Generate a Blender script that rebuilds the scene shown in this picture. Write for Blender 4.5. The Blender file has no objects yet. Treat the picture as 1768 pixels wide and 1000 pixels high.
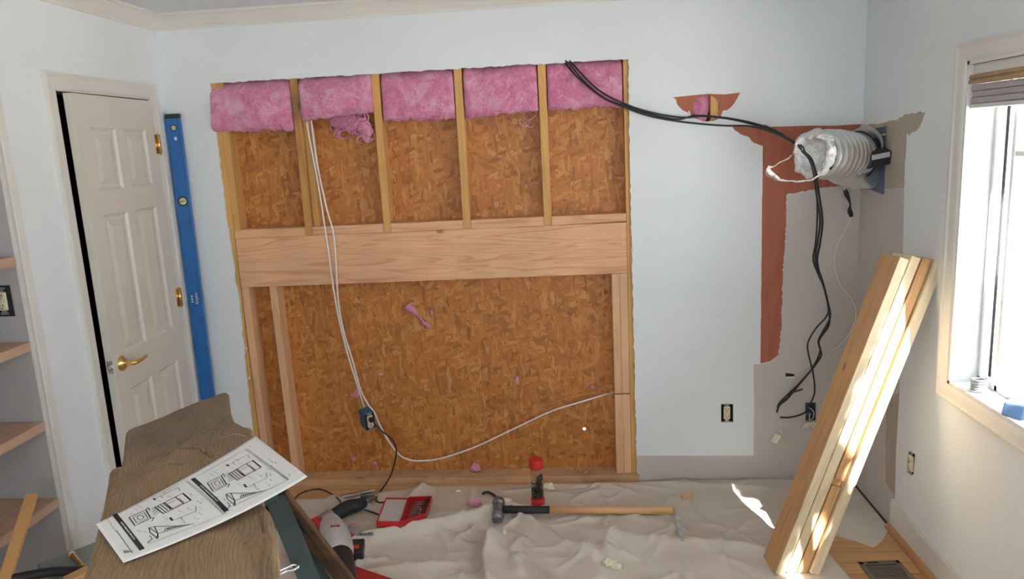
import bpy, bmesh, math, random
import numpy as np
from mathutils import Vector, Matrix, noise
from mathutils.geometry import delaunay_2d_cdt
random.seed(7)
SC = bpy.context.scene
COL = SC.collection
PI = math.pi

# ------------------------------------------------------------------ camera
F_PX, YAW, PITCH, ROLL = 1303.48, -.0814, .1916, -.0514
CAM = Vector((-.076, -3.7397, 1.778))
cy, sy, cp, sp, cr, sr = math.cos(YAW), math.sin(YAW), math.cos(PITCH), math.sin(PITCH), math.cos(ROLL), math.sin(ROLL)
FWD = Vector((sy*cp, cy*cp, -sp)); RT = Vector((cy, -sy, 0)); UP = RT.cross(FWD)
RT, UP = RT*cr + UP*sr, UP*cr - RT*sr
cam = bpy.data.cameras.new('camera'); cam.sensor_width = 36; cam.lens = F_PX/1768*36; cam.clip_start = .05
co = bpy.data.objects.new('camera', cam); COL.objects.link(co)
m = Matrix.Identity(4)
for i, v in enumerate((RT, UP, -FWD)):
    for k in range(3): m[k][i] = v[k]
m.translation = CAM; co.matrix_world = m
SC.camera = co

# ------------------------------------------------------------------ light
SC.view_settings.view_transform = 'Standard'; SC.view_settings.look = 'None'
SC.view_settings.gamma = 1; SC.view_settings.use_curve_mapping = False
SC.view_settings.exposure = .68
SC.cycles.max_bounces = 10; SC.cycles.diffuse_bounces = 6; SC.cycles.sample_clamp_indirect = 8
w = bpy.data.worlds.new('sky'); SC.world = w; w.use_nodes = True
wn = w.node_tree.nodes; bg = wn['Background']
bg.inputs[0].default_value = (.84, .93, 1.0, 1); bg.inputs[1].default_value = 3.6
SUN_D = Vector((-1, 1.34, -1.58)).normalized()
sl = bpy.data.lights.new('sun', 'SUN'); sl.energy = 45; sl.angle = math.radians(.6); sl.color = (1, .97, .92)
so = bpy.data.objects.new('sun', sl); COL.objects.link(so); so.location = (4, -5, 6)
so.rotation_euler = SUN_D.to_track_quat('-Z', 'Y').to_euler()

XL, XC, ZCEIL, YF = -2.066, 1.312, 2.475, -5.4
def portal(name, x, y0, y1, z0, z1):
    L = bpy.data.lights.new(name, 'AREA'); L.shape = 'RECTANGLE'; L.size = abs(y1-y0); L.size_y = z1-z0
    L.cycles.is_portal = True
    o = bpy.data.objects.new(name, L); COL.objects.link(o)
    o.location = (x, (y0+y1)/2, (z0+z1)/2)
    o.rotation_euler = Vector((-1, 0, 0)).to_track_quat('-Z', 'Z').to_euler()
portal('daylight_portal', XC+.16, -2.34, -.93, .82, 1.975)
portal('daylight_portal.001', XC+.16, -4.9, -3.4, .85, 2.0)

L = bpy.data.lights.new('daylight_portal', 'AREA'); L.shape = 'RECTANGLE'; L.size = 2.0; L.size_y = 1.2; L.cycles.is_portal = True
o = bpy.data.objects.new('daylight_portal', L); COL.objects.link(o); o.location = (-.3, YF-.12, 1.45); o.rotation_euler = Vector((0, 1, 0)).to_track_quat('-Z', 'Z').to_euler()

# ------------------------------------------------------------------ pixel rays (1768 x 1000 frame) onto planes of the room
def ray(u, v): return FWD + RT*((u-884)/F_PX) - UP*((v-500)/F_PX)
def PX(u, v, x): d = ray(u, v); return CAM + d*((x-CAM.x)/d.x)
def PY(u, v, y=0.): d = ray(u, v); return CAM + d*((y-CAM.y)/d.y)
def PZ(u, v, z=0.): d = ray(u, v); return CAM + d*((z-CAM.z)/d.z)

# ------------------------------------------------------------------ materials
class NT:
    def __init__(s, name):
        s.m = bpy.data.materials.new(name); s.m.use_nodes = True
        s.t = s.m.node_tree; s.n = s.t.nodes; s.l = s.t.links
        s.b = s.n['Principled BSDF']
    def N(s, typ, **kw):
        o = s.n.new(typ)
        for k, v in kw.items():
            if k.startswith('i_'):
                key = k[2:]
                key = int(key) if key.isdigit() else key.replace('_', ' ')
                o.inputs[key].default_value = v
            else: setattr(o, k, v)
        return o
    def L(s, a, b): s.l.new(a, b)
    def ramp(s, fac, stops, interp='LINEAR'):
        r = s.n.new('ShaderNodeValToRGB'); r.color_ramp.interpolation = interp
        e = r.color_ramp.elements
        while len(e) > 1: e.remove(e[-1])
        e[0].position = stops[0][0]; e[0].color = (*stops[0][1], 1)
        for p, c in stops[1:]:
            q = e.new(p); q.color = (*c, 1)
        s.L(fac, r.inputs[0]); return r.outputs[0]
    def mix(s, fac, a, b, mode='MIX'):
        r = s.n.new('ShaderNodeMix'); r.data_type = 'RGBA'; r.blend_type = mode
        for inp, v in ((r.inputs[0], fac), (r.inputs[6], a), (r.inputs[7], b)):
            if hasattr(v, 'links'): s.L(v, inp)
            elif isinstance(v, (int, float)): inp.default_value = v
            else: inp.default_value = (*v, 1)
        return r.outputs[2]
    def math(s, op, a, b=None):
        r = s.n.new('ShaderNodeMath'); r.operation = op
        for inp, v in ((r.inputs[0], a), (r.inputs[1], b)):
            if v is None: continue
            if hasattr(v, 'links'): s.L(v, inp)
            else: inp.default_value = v
        return r.outputs[0]
    def coord(s, scale=(1, 1, 1), rot=(0, 0, 0), kind='Object', rnd=False):
        tc = s.n.new('ShaderNodeTexCoord'); mp = s.n.new('ShaderNodeMapping')
        mp.inputs['Scale'].default_value = scale; mp.inputs['Rotation'].default_value = rot
        src = tc.outputs[kind]
        if rnd:
            oi = s.n.new('ShaderNodeObjectInfo'); ad = s.n.new('ShaderNodeVectorMath'); ad.operation = 'MULTIPLY_ADD'
            cmb = s.n.new('ShaderNodeCombineXYZ')
            for k in range(3): s.L(oi.outputs['Random'], cmb.inputs[k])
            s.L(cmb.outputs[0], ad.inputs[0]); ad.inputs[1].default_value = (7.3, 5.1, 9.7); s.L(src, ad.inputs[2])
            src = ad.outputs[0]
        s.L(src, mp.inputs[0]); return mp.outputs[0]
    def noise(s, vec, scale, detail=4, rough=.5, dist=0):
        r = s.N('ShaderNodeTexNoise'); s.L(vec, r.inputs['Vector'])
        r.inputs['Scale'].default_value = scale; r.inputs['Detail'].default_value = detail
        r.inputs['Roughness'].default_value = rough; r.inputs['Distortion'].default_value = dist
        return r
    def bump(s, h, strength=.3, dist=.01):
        r = s.n.new('ShaderNodeBump'); r.inputs['Strength'].default_value = strength; r.inputs['Distance'].default_value = dist
        s.L(h, r.inputs['Height']); s.L(r.outputs[0], s.b.inputs['Normal'])
    def col(s, c):
        if hasattr(c, 'links'): s.L(c, s.b.inputs['Base Color'])
        else: s.b.inputs['Base Color'].default_value = (*c, 1)
    def set(s, **kw):
        for k, v in kw.items(): s.b.inputs[k.replace('_', ' ')].default_value = v
        return s.m

def plain(name, c, rough=.5, metal=0, var=.06, scale=30, bump=0, **kw):
    t = NT(name); nz = t.noise(t.coord(), scale, 3)
    a = tuple(x*(1-var) for x in c); b = tuple(min(1, x*(1+var)) for x in c)
    t.col(t.ramp(nz.outputs[0], [(.3, a), (.7, b)]))
    if bump: t.bump(nz.outputs[0], bump, .002)
    return t.set(Roughness=rough, Metallic=metal, **kw)

def wood(name, light, dark, axis='Z', gs=9., rough=.6, knots=True, dirt=0, knotcol=None):
    """long-grain softwood; grain runs along the axis of the object"""
    t = NT(name)
    sc = [1, 1, 1]; sc['XYZ'.index(axis)] = .06
    v = t.coord(tuple(sc), rnd=True)
    big = t.noise(v, gs, 2, .5, .6)
    rings = t.math('FRACT', t.math('MULTIPLY', big.outputs[0], 9.))
    rc = t.ramp(rings, [(0, light), (.55, tuple(l*.82+d*.18 for l, d in zip(light, dark))), (.88, dark), (1., light)])
    fine = t.noise(v, 170, 3, .6)
    c = t.mix(.35, rc, t.ramp(fine.outputs[0], [(.35, dark), (.65, light)]))
    tone = t.noise(t.coord((1, 1, 1), rnd=True), 3, 2)
    c = t.mix(.35, c, t.ramp(tone.outputs[0], [(.35, tuple(x*.72 for x in light)), (.65, tuple(min(1, x*1.12) for x in light))]))
    if knots:
        sk = [1, 1, 1]; sk['XYZ'.index(axis)] = .62
        vk = t.coord(tuple(sk), rnd=True)
        vo = t.N('ShaderNodeTexVoronoi'); vo.inputs['Scale'].default_value = 5.5; t.L(vk, vo.inputs['Vector'])
        kn = t.ramp(vo.outputs['Distance'], [(.0, (1, 1, 1)), (.045, (.85, .85, .85)), (.075, (.25, .25, .25)), (.11, (0, 0, 0))])
        kc = knotcol or tuple(x*.45 for x in dark)
        c = t.mix(t.math('MULTIPLY', kn, .85), c, kc)
    if dirt:
        dn = t.noise(t.coord((1, 1, .35), rnd=True), 9, 5, .65)
        c = t.mix(t.math('MULTIPLY', t.ramp(dn.outputs[0], [(.5, (0, 0, 0)), (.68, (1, 1, 1))]), dirt), c, (.07, .065, .05))
    t.col(c); t.bump(fine.outputs[0], .12, .002)
    return t.set(Roughness=rough)

M = {}
def wall_paint(name, c, rough=.75):
    t = NT(name); nz = t.noise(t.coord(), 240, 2); n2 = t.noise(t.coord(), 1.6, 3)
    t.col(t.ramp(n2.outputs[0], [(.3, tuple(x*.97 for x in c)), (.7, tuple(min(1, x*1.02) for x in c))]))
    t.bump(nz.outputs[0], .06, .002); return t.set(Roughness=rough)
M['white'] = wall_paint('white_wall_paint', (.76, .80, .82))
M['grey'] = wall_paint('warm_grey_old_paint', (.56, .52, .49))
M['ceil'] = wall_paint('ceiling_paint', (.72, .75, .78))
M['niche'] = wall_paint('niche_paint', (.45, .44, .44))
M['gypsum'] = plain('gypsum_core', (.75, .73, .68), .9)
M['cream'] = plain('cream_trim_paint', (.70, .685, .635), .42, var=.03, scale=4)
M['door'] = plain('cream_door_paint', (.66, .63, .56), .38, var=.03, scale=4)
def streak(name, a, b):
    t = NT(name); v = t.coord((1, 1, .22)); nz = t.noise(v, 26, 4, .6)
    t.col(t.ramp(nz.outputs[0], [(.3, a), (.7, b)])); return t.set(Roughness=.75)
M['rust'] = streak('rust_red_old_paint', (.36, .105, .058), (.44, .14, .08))
M['tan'] = streak('tan_old_paint', (.40, .34, .27), (.47, .40, .33))
M['fir'] = wood('fresh_fir_header', (.82, .49, .28), (.54, .20, .085), 'X', 12, .55)
M['fir_z'] = wood('fresh_fir_upright', (.78, .48, .28), (.60, .29, .14), 'Z', 9, .55)
M['stud'] = wood('aged_stud_pine', (.70, .40, .13), (.50, .24, .07), 'Z', 9, .6)
M['stud_dirty'] = wood('stained_stud_pine', (.60, .31, .09), (.34, .16, .05), 'Z', 9, .7, dirt=.75)
M['plate'] = wood('sill_plate_pine', (.62, .38, .20), (.44, .22, .10), 'X', 9, .7, dirt=.3)
M['lum_brown'] = wood('orange_lumber', (.66, .38, .17), (.46, .22, .085), 'Z', 9, .55)
M['lum_pale'] = wood('pale_lumber', (.80, .67, .46), (.62, .45, .26), 'Z', 9, .55, knotcol=(.2, .13, .08))
M['lum_grey'] = wood('weathered_lumber', (.66, .52, .37), (.44, .32, .21), 'Z', 9, .6, dirt=.4, knotcol=(.12, .08, .06))
M['shelf'] = wood('pink_shelf_pine', (.56, .38, .27), (.44, .26, .17), 'Y', 8, .55, knots=False)
M['stick'] = wood('orange_stick_pine', (.66, .37, .15), (.54, .27, .10), 'Z', 9, .5, knots=False)
M['handle'] = wood('hickory_handle', (.72, .43, .20), (.56, .29, .11), 'X', 14, .4, knots=False)
M['chip'] = wood('wood_chip', (.78, .52, .26), (.6, .33, .13), 'X', 20, .7, knots=False)

# oriented strand board: three layers of turned flakes
def osb():
    t = NT('oriented_strand_board')
    cols = [(.0, (.14, .040, .008)), (.22, (.37, .125, .024)), (.6, (.54, .21, .044)), (.85, (.65, .285, .07)), (1., (.76, .41, .14))]
    out = None
    warp = t.noise(t.coord(), 14, 2)
    for k, (ang, sx, sz) in enumerate(((.35, 70, 17), (-.5, 60, 22), (1.15, 80, 20), (-1.2, 90, 26), (.05, 105, 21))):
        v = t.coord((1, 1, 1), (0, ang, 0))
        ad = t.n.new('ShaderNodeVectorMath'); ad.operation = 'MULTIPLY_ADD'
        t.L(warp.outputs[1], ad.inputs[0]); ad.inputs[1].default_value = (.03, .0, .03); t.L(v, ad.inputs[2])
        mp = t.n.new('ShaderNodeMapping'); mp.inputs['Scale'].default_value = (sx, 1, sz); mp.inputs['Location'].default_value = (k*3.7, k*1.3, k*2.1)
        t.L(ad.outputs[0], mp.inputs[0])
        vo = t.N('ShaderNodeTexVoronoi'); vo.inputs['Scale'].default_value = .66; t.L(mp.outputs[0], vo.inputs['Vector'])
        sep = t.n.new('ShaderNodeSeparateColor'); t.L(vo.outputs['Color'], sep.inputs[0])
        gr = t.noise(mp.outputs[0], 1.2, 4, .7)
        c = t.mix(.38, t.ramp(sep.outputs[0], cols), t.ramp(gr.outputs[0], cols))
        if out is None: out = c
        else: out = t.mix(t.math('GREATER_THAN', sep.outputs[1], .62), out, c)
    v = t.coord((1, 1, .5), (0, .4, 0))
    sp_ = t.N('ShaderNodeTexVoronoi'); sp_.inputs['Scale'].default_value = 42; t.L(v, sp_.inputs['Vector'])
    big = t.noise(t.coord(), 5, 3)
    m1 = t.math('MULTIPLY', t.ramp(sp_.outputs['Distance'], [(.12, (1, 1, 1)), (.24, (0, 0, 0))]), t.ramp(big.outputs[0], [(.45, (0, 0, 0)), (.62, (1, 1, 1))]))
    out = t.mix(t.math('MULTIPLY', m1, .7), out, (.07, .022, .008))
    n3 = t.noise(t.coord((1, 1, .6)), 2.2, 3)
    out = t.mix(.28, out, t.ramp(n3.outputs[0], [(.3, (.36, .115, .024)), (.7, (.58, .23, .055))]))
    t.col(out); t.bump(sep.outputs[0], .12, .002)
    return t.set(Roughness=.5)
M['osb'] = osb()

def pink():
    t = NT('pink_fiberglass'); v = t.coord(rnd=True)
    a = t.noise(v, 9, 6, .65, 1.2); b = t.noise(v, 60, 5, .7, 2.)
    c = t.ramp(a.outputs[0], [(.28, (.62, .09, .25)), (.5, (.86, .24, .46)), (.66, (.93, .55, .70))])
    c = t.mix(.4, c, t.ramp(b.outputs[0], [(.35, (.60, .10, .26)), (.62, (.95, .58, .72))]))
    t.col(c); t.bump(b.outputs[0], .8, .012)
    return t.set(Roughness=1., Sheen_Weight=.4, Specular_IOR_Level=.1)
M['pink'] = pink()

def canvas(name, c):
    t = NT(name); v = t.coord()
    a = t.noise(v, 3.5, 5, .6); b = t.noise(v, 420, 2)
    spots = t.N('ShaderNodeTexVoronoi'); spots.inputs['Scale'].default_value = 7; t.L(v, spots.inputs['Vector'])
    cc = t.ramp(a.outputs[0], [(.3, tuple(x*y for x, y in zip(c, (.86, .83, .78)))), (.65, c)])
    cc = t.mix(t.math('MULTIPLY', t.ramp(spots.outputs['Distance'], [(.0, (1, 1, 1)), (.03, (1, 1, 1)), (.05, (0, 0, 0))]), .35), cc, (.25, .2, .15))
    t.col(cc); t.bump(b.outputs[0], .15, .001); return t.set(Roughness=.9, Specular_IOR_Level=.2)
M['canvas'] = canvas('canvas_drop_cloth', (.63, .56, .50))
M['sheet'] = canvas('pale_floor_paper', (.64, .60, .55))

def slab_mat():
    t = NT('rough_sawn_timber')
    d = t.noise(t.coord((1, .45, 1)), 4.5, 3, .5, .3)
    ad = t.n.new('ShaderNodeVectorMath'); ad.operation = 'MULTIPLY_ADD'
    t.L(d.outputs[1], ad.inputs[0]); ad.inputs[1].default_value = (.16, .3, .0); t.L(t.coord((1, .16, 1)), ad.inputs[2])
    wv = t.N('ShaderNodeTexWave'); wv.wave_type = 'BANDS'; wv.bands_direction = 'X'
    wv.inputs['Scale'].default_value = 34; wv.inputs['Distortion'].default_value = 2.2; wv.inputs['Detail'].default_value = 4; wv.inputs['Detail Scale'].default_value = 2.5; wv.inputs['Detail Roughness'].default_value = .65
    t.L(ad.outputs[0], wv.inputs['Vector'])
    a = t.noise(t.coord((1, .3, 1)), 12, 6, .65, .8)
    c = t.ramp(a.outputs[0], [(.28, (.13, .076, .038)), (.5, (.235, .146, .075)), (.72, (.34, .228, .125))])
    c = t.mix(.20, c, t.ramp(wv.outputs['Color'], [(.0, (.14, .08, .038)), (.6, (.36, .235, .125)), (1, (.40, .27, .15))]))
    fine = t.noise(t.coord((1, .10, 1)), 260, 3, .6)
    c = t.mix(.22, c, t.ramp(fine.outputs[0], [(.3, (.15, .09, .045)), (.7, (.42, .30, .175))]))
    # the far part of the slab is weathered grey
    tc = t.n.new('ShaderNodeTexCoord'); sx = t.n.new('ShaderNodeSeparateXYZ'); t.L(tc.outputs['Object'], sx.inputs[0])
    far = t.math('ADD', t.math('MULTIPLY', sx.outputs[1], 2.2), t.math('MULTIPLY', d.outputs[0], .8))
    c = t.mix(t.math('MULTIPLY', t.ramp(far, [(.70, (0, 0, 0)), (1.15, (1, 1, 1))]), .55), c, (.15, .118, .086))
    crk = t.noise(t.coord((1, .16, 1), (0, 0, .5)), 15, 3, .5, .6)
    ck = t.ramp(crk.outputs[0], [(.29, (1, 1, 1)), (.325, (0, 0, 0))])
    c = t.mix(t.math('MULTIPLY', ck, .75), c, (.07, .042, .025))
    vo = t.N('ShaderNodeTexVoronoi'); vo.inputs['Scale'].default_value = 4.2; t.L(t.coord((1, .8, 1)), vo.inputs['Vector'])
    c = t.mix(t.math('MULTIPLY', t.ramp(vo.outputs['Distance'], [(.0, (1, 1, 1)), (.07, (.8, .8, .8)), (.12, (0, 0, 0))]), .55), c, (.17, .085, .04))
    t.col(c); h = t.math('SUBTRACT', t.math('MULTIPLY', wv.outputs['Fac'], .25), t.math('MULTIPLY', ck, .9))
    t.bump(h, .5, .004); return t.set(Roughness=.85)
M['slab'] = slab_mat()
M['slab_edge'] = plain('pale_sapwood_edge', (.45, .31, .16), .8, var=.35, scale=40, bump=.4)
M['torn'] = plain('torn_reddish_wood', (.40, .19, .10), .85, var=.4, scale=70, bump=.6)

def foil():
    t = NT('crinkled_foil'); v = t.coord()
    a = t.noise(v, 55, 5, .7, 1.5)
    t.col((.93, .935, .93)); t.bump(a.outputs[0], .6, .012)
    return t.set(Metallic=1., Roughness=.24)
M['foil'] = foil()
t_ = NT('smooth_foil'); a_ = t_.noise(t_.coord(), 40, 4, .6, 1.); t_.col((.93, .935, .93)); t_.bump(a_.outputs[0], .15, .008); M['foil_smooth'] = t_.set(Metallic=.92, Roughness=.30)
M['black'] = plain('black_plastic', (.018, .018, .02), .45)
M['rubber'] = plain('black_rubber', (.022, .022, .024), .7, bump=.1)
M['cable'] = plain('black_cable_jacket', (.02, .02, .023), .45)
M['nm'] = plain('white_cable_jacket', (.80, .76, .74), .45)
M['copper'] = plain('copper_wire', (.72, .32, .16), .35, 1)
M['blue'] = plain('blue_painted_aluminium', (.018, .14, .42), .32, var=.12, scale=12)
M['bluebox'] = plain('blue_plastic_box', (.028, .10, .21), .5)
M['brass'] = plain('polished_brass', (.80, .55, .20), .2, 1)
M['steel'] = plain('bare_steel', (.50, .50, .50), .35, .9, var=.25)
M['darksteel'] = plain('dark_forged_steel', (.22, .23, .25), .45, .7, var=.4)
M['chrome'] = plain('chrome', (.8, .8, .82), .12, 1)
M['green'] = plain('dark_green_enamel', (.045, .068, .070), .38, var=.25, scale=9)
M['bronze'] = plain('rusty_brown_enamel', (.095, .045, .018), .5, var=.4, scale=20)
M['red'] = plain('red_plastic', (.58, .022, .022), .35)
M['redclear'] = plain('dark_red_plastic', (.40, .015, .018), .3)
M['toolgrey'] = plain('grey_tool_plastic', (.28, .27, .265), .4)
M['palegrey'] = plain('pale_grey_plastic', (.52, .50, .49), .45)
M['ivory'] = plain('ivory_plastic', (.74, .66, .47), .4)
M['platewhite'] = plain('ivory_cover_plate', (.78, .73, .60), .4)
M['paper'] = plain('white_paper', (.80, .79, .77), .8, var=.02)
M['ink'] = plain('black_ink', (.02, .022, .024), .7)
M['inkgrey'] = plain('grey_ink', (.17, .17, .17), .7)
M['whiteink'] = plain('white_print', (.72, .73, .73), .6)
M['foam'] = plain('dried_spray_foam', (.78, .70, .53), .9, var=.15, scale=60, bump=.8)
M['ductplate'] = plain('blue_grey_sheet_metal', (.13, .17, .23), .5, .2, var=.2)
M['tote'] = plain('grey_green_plastic', (.22, .25, .23), .5)
M['blindrod'] = plain('bamboo_rod', (.52, .33, .15), .4, var=.15)
M['blind'] = plain('grey_blind_fabric', (.42, .40, .41), .8)
M['vent'] = plain('brown_grey_register', (.20, .165, .13), .45, .4)
M['bark'] = plain('tree_bark', (.14, .09, .06), .9)
M['leaf'] = plain('green_leaf', (.07, .17, .03), .6, var=.4)
M['ground'] = plain('pale_concrete', (.52, .5, .47), .9)
M['outerwall'] = plain('exterior_siding', (.6, .6, .58), .8)
M['gap_shade'] = plain('painted_gap_shade', (.05, .04, .03), .9)  # dark colour put in for the shade inside gaps, holes and the closet
def glass(name, c=(1, 1, 1), rough=0.02):
    t = NT(name); t.col(c); return t.set(Roughness=rough, Transmission_Weight=1., IOR=1.15, Alpha=1.)
M['jarclear'] = glass('clear_plastic', (.96, .96, .96), .05)
def pane():
    t = NT('window_glass'); tr = t.N('ShaderNodeBsdfTransparent'); gl = t.N('ShaderNodeBsdfGlossy'); gl.inputs['Roughness'].default_value = .02
    mx = t.N('ShaderNodeMixShader'); mx.inputs[0].default_value = .05
    t.L(tr.outputs[0], mx.inputs[1]); t.L(gl.outputs[0], mx.inputs[2]); t.L(mx.outputs[0], t.n['Material Output'].inputs[0]); return t.m
M['pane'] = pane()
def floorboards():
    t = NT('oak_floorboards'); v = t.coord((1, .07, 1), rnd=False)
    tc = t.n.new('ShaderNodeTexCoord'); sx = t.n.new('ShaderNodeSeparateXYZ'); t.L(tc.outputs['Object'], sx.inputs[0])
    q = t.math('DIVIDE', sx.outputs[1], .083); fl = t.math('FLOOR', q); fr = t.math('FRACT', q)
    wn_ = t.N('ShaderNodeTexWhiteNoise'); wn_.noise_dimensions = '1D'; t.L(fl, wn_.inputs['W'])
    vv = t.coord((.1, 1, 1)); g = t.noise(vv, 60, 4, .6)
    c = t.mix(.5, t.ramp(wn_.outputs[0], [(0, (.40, .20, .085)), (.5, (.58, .33, .15)), (1, (.70, .43, .21))]), t.ramp(g.outputs[0], [(.3, (.44, .23, .10)), (.7, (.68, .42, .21))]))
    gap = t.math('LESS_THAN', fr, .03); c = t.mix(gap, c, (.08, .04, .02))
    t.col(c); return t.set(Roughness=.4)
M['floor'] = floorboards()

# ------------------------------------------------------------------ mesh helpers
def BM(): return bmesh.new()
def box(bm, a, b, mi=0, T=None):
    """axis box from corner a to corner b"""
    x0, y0, z0 = a; x1, y1, z1 = b
    vs = [bm.verts.new(T @ Vector(p) if T else Vector(p)) for p in ((x0,y0,z0),(x1,y0,z0),(x1,y1,z0),(x0,y1,z0),(x0,y0,z1),(x1,y0,z1),(x1,y1,z1),(x0,y1,z1))]
    out = []
    for f in ((0,3,2,1),(4,5,6,7),(0,1,5,4),(1,2,6,5),(2,3,7,6),(3,0,4,7)):
        fc = bm.faces.new([vs[i] for i in f]); fc.material_index = mi; out.append(fc)
    return out
def spline(pts, n=8):
    P = [Vector(p) for p in pts]
    if len(P) < 3: return P
    Q = [P[0]*2-P[1]] + P + [P[-1]*2-P[-2]]; out = []
    for i in range(1, len(Q)-2):
        a, b, c, d = Q[i-1:i+3]
        for k in range(n):
            t = k/n
            out.append(.5*((2*b)+(c-a)*t+(2*a-5*b+4*c-d)*t*t+(3*b-a-3*c+d)*t**3))
    out.append(P[-1]); return out
def tube(bm, pts, r, seg=8, mi=0, smooth=8, closed=False):
    P = spline(pts, smooth) if smooth else [Vector(p) for p in pts]
    n = len(P); rings = []
    T0 = (P[1]-P[0]).normalized()
    nrm = T0.orthogonal().normalized()
    for i, p in enumerate(P):
        t = (P[min(i+1, n-1)]-P[max(i-1, 0)]).normalized()
        nrm = (nrm - t*nrm.dot(t)).normalized(); bn = t.cross(nrm)
        rr = r[0]+(r[1]-r[0])*i/(n-1) if isinstance(r, tuple) else (r(i/(n-1)) if callable(r) else r)
        rings.append([bm.verts.new(p+(nrm*math.cos(2*PI*k/seg)+bn*math.sin(2*PI*k/seg))*rr) for k in range(seg)])
    for a, b in zip(rings, rings[1:]):
        for k in range(seg):
            f = bm.faces.new((a[k], a[(k+1) % seg], b[(k+1) % seg], b[k])); f.material_index = mi; f.smooth = True
    for q, rev in ((rings[0], True), (rings[-1], False)):
        f = bm.faces.new(q[::-1] if rev else q); f.material_index = mi
def cyl(bm, a, b, r, seg=20, mi=0): tube(bm, [a, b], r, seg, mi, 0)
def lathe(bm, prof, T=None, seg=32, mi=0, cap=True):
    """profile (r, z) turned about z"""
    rings = []
    for r, z in prof:
        rings.append([bm.verts.new((T @ Vector((r*math.cos(2*PI*k/seg), r*math.sin(2*PI*k/seg), z))) if T else Vector((r*math.cos(2*PI*k/seg), r*math.sin(2*PI*k/seg), z))) for k in range(seg)])
    for a, b in zip(rings, rings[1:]):
        for k in range(seg):
            f = bm.faces.new((a[k], a[(k+1) % seg], b[(k+1) % seg], b[k])); f.material_index = mi; f.smooth = True
    if cap:
        bm.faces.new(rings[0][::-1]).material_index = mi; bm.faces.new(rings[-1]).material_index = mi
def prism(bm, poly, d0, d1, T=None, mi=0):
    """2D polygon (x, y) extruded in z from d0 to d1, then transformed"""
    A = [bm.verts.new(T @ Vector((x, y, d0)) if T else Vector((x, y, d0))) for x, y in poly]
    B = [bm.verts.new(T @ Vector((x, y, d1)) if T else Vector((x, y, d1))) for x, y in poly]
    n = len(poly)
    fs = [bm.faces.new(A[::-1]), bm.faces.new(B)] + [bm.faces.new((A[i], A[(i+1) % n], B[(i+1) % n], B[i])) for i in range(n)]
    for f in fs: f.material_index = mi
def blob(bm, c, r, amp=.3, freq=1.2, sub=3, seed=0, mi=0):
    """lumpy piece: icosphere pushed by noise; r may be (rx, ry, rz)"""
    rr = Vector(r) if hasattr(r, '__len__') else Vector((r, r, r))
    q = bmesh.ops.create_icosphere(bm, subdivisions=sub, radius=1)
    for v in q['verts']:
        p = v.co.copy(); k = 1+amp*noise.noise(p*freq+Vector((seed*3.1, seed*1.7, seed)))+amp*.4*noise.noise(p*freq*3+Vector((seed, 0, 9)))
        v.co = Vector((p.x*rr.x*k, p.y*rr.y*k, p.z*rr.z*k))+Vector(c)
        for f in v.link_faces: f.smooth = True; f.material_index = mi
def frame(origin, x, z):
    """4x4 with local x along x and local z near z"""
    x = Vector(x).normalized(); z = Vector(z); y = z.cross(x).normalized(); z = x.cross(y)
    T = Matrix.Identity(4)
    for i, v in enumerate((x, y, z)):
        for k in range(3): T[k][i] = v[k]
    T.translation = Vector(origin); return T

MW = {}
def world_of(o): return MW.get(o.name, Matrix.Identity(4))
def tag(o, label=None, cat=None, group=None, kind=None):
    if label: o['label'] = label
    if cat: o['category'] = cat
    if group: o['group'] = group
    if kind: o['kind'] = kind
    return o
def thing(name, label, cat, loc, rz=0, group=None, T=None):
    o = bpy.data.objects.new(name, None); COL.objects.link(o); o.empty_display_size = .05
    Mx = T.copy() if T is not None else Matrix.Translation(Vector(loc)) @ Matrix.Rotation(rz, 4, 'Z')
    o.matrix_world = Mx; MW[o.name] = Mx.copy()
    return tag(o, label, cat, group)
def obj(name, bm, mat, parent=None, local=False, bevel=0, T=None, smooth=False, label=None, bseg=2):
    """ONE mesh object. Vertices are world coordinates, or local to T / to the parent when local=True."""
    bmesh.ops.recalc_face_normals(bm, faces=bm.faces)
    me = bpy.data.meshes.new(name)
    if smooth:
        for f in bm.faces: f.smooth = True
    PW = world_of(parent) if parent else Matrix.Identity(4)
    if T is None:
        inv = PW.inverted()
        if parent and not local: bm.transform(inv)
        xs = [v.co for v in bm.verts]
        lo = Vector([min(c[i] for c in xs) for i in range(3)]); hi = Vector([max(c[i] for c in xs) for i in range(3)])
        c = Vector(((lo.x+hi.x)/2, (lo.y+hi.y)/2, lo.z)); bm.transform(Matrix.Translation(-c))
        L = Matrix.Translation(c)
    else:
        L = PW.inverted() @ T if not local else T
    bm.to_mesh(me); bm.free()
    o = bpy.data.objects.new(name, me); COL.objects.link(o)
    for mm in (mat if isinstance(mat, (list, tuple)) else [mat]): me.materials.append(mm if not isinstance(mm, str) else M[mm])
    if parent: o.parent = parent
    o.matrix_basis = L; MW[o.name] = PW @ L
    if bevel:
        b = o.modifiers.new('bevel', 'BEVEL'); b.width = bevel; b.segments = bseg; b.limit_method = 'ANGLE'; b.angle_limit = math.radians(40)
    if label: o['label'] = label
    return o
def struct(name, bm, mat, parent=None, **kw):
    o = obj(name, bm, mat, parent, **kw)
    if not parent: o['kind'] = 'structure'
    return o

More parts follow.
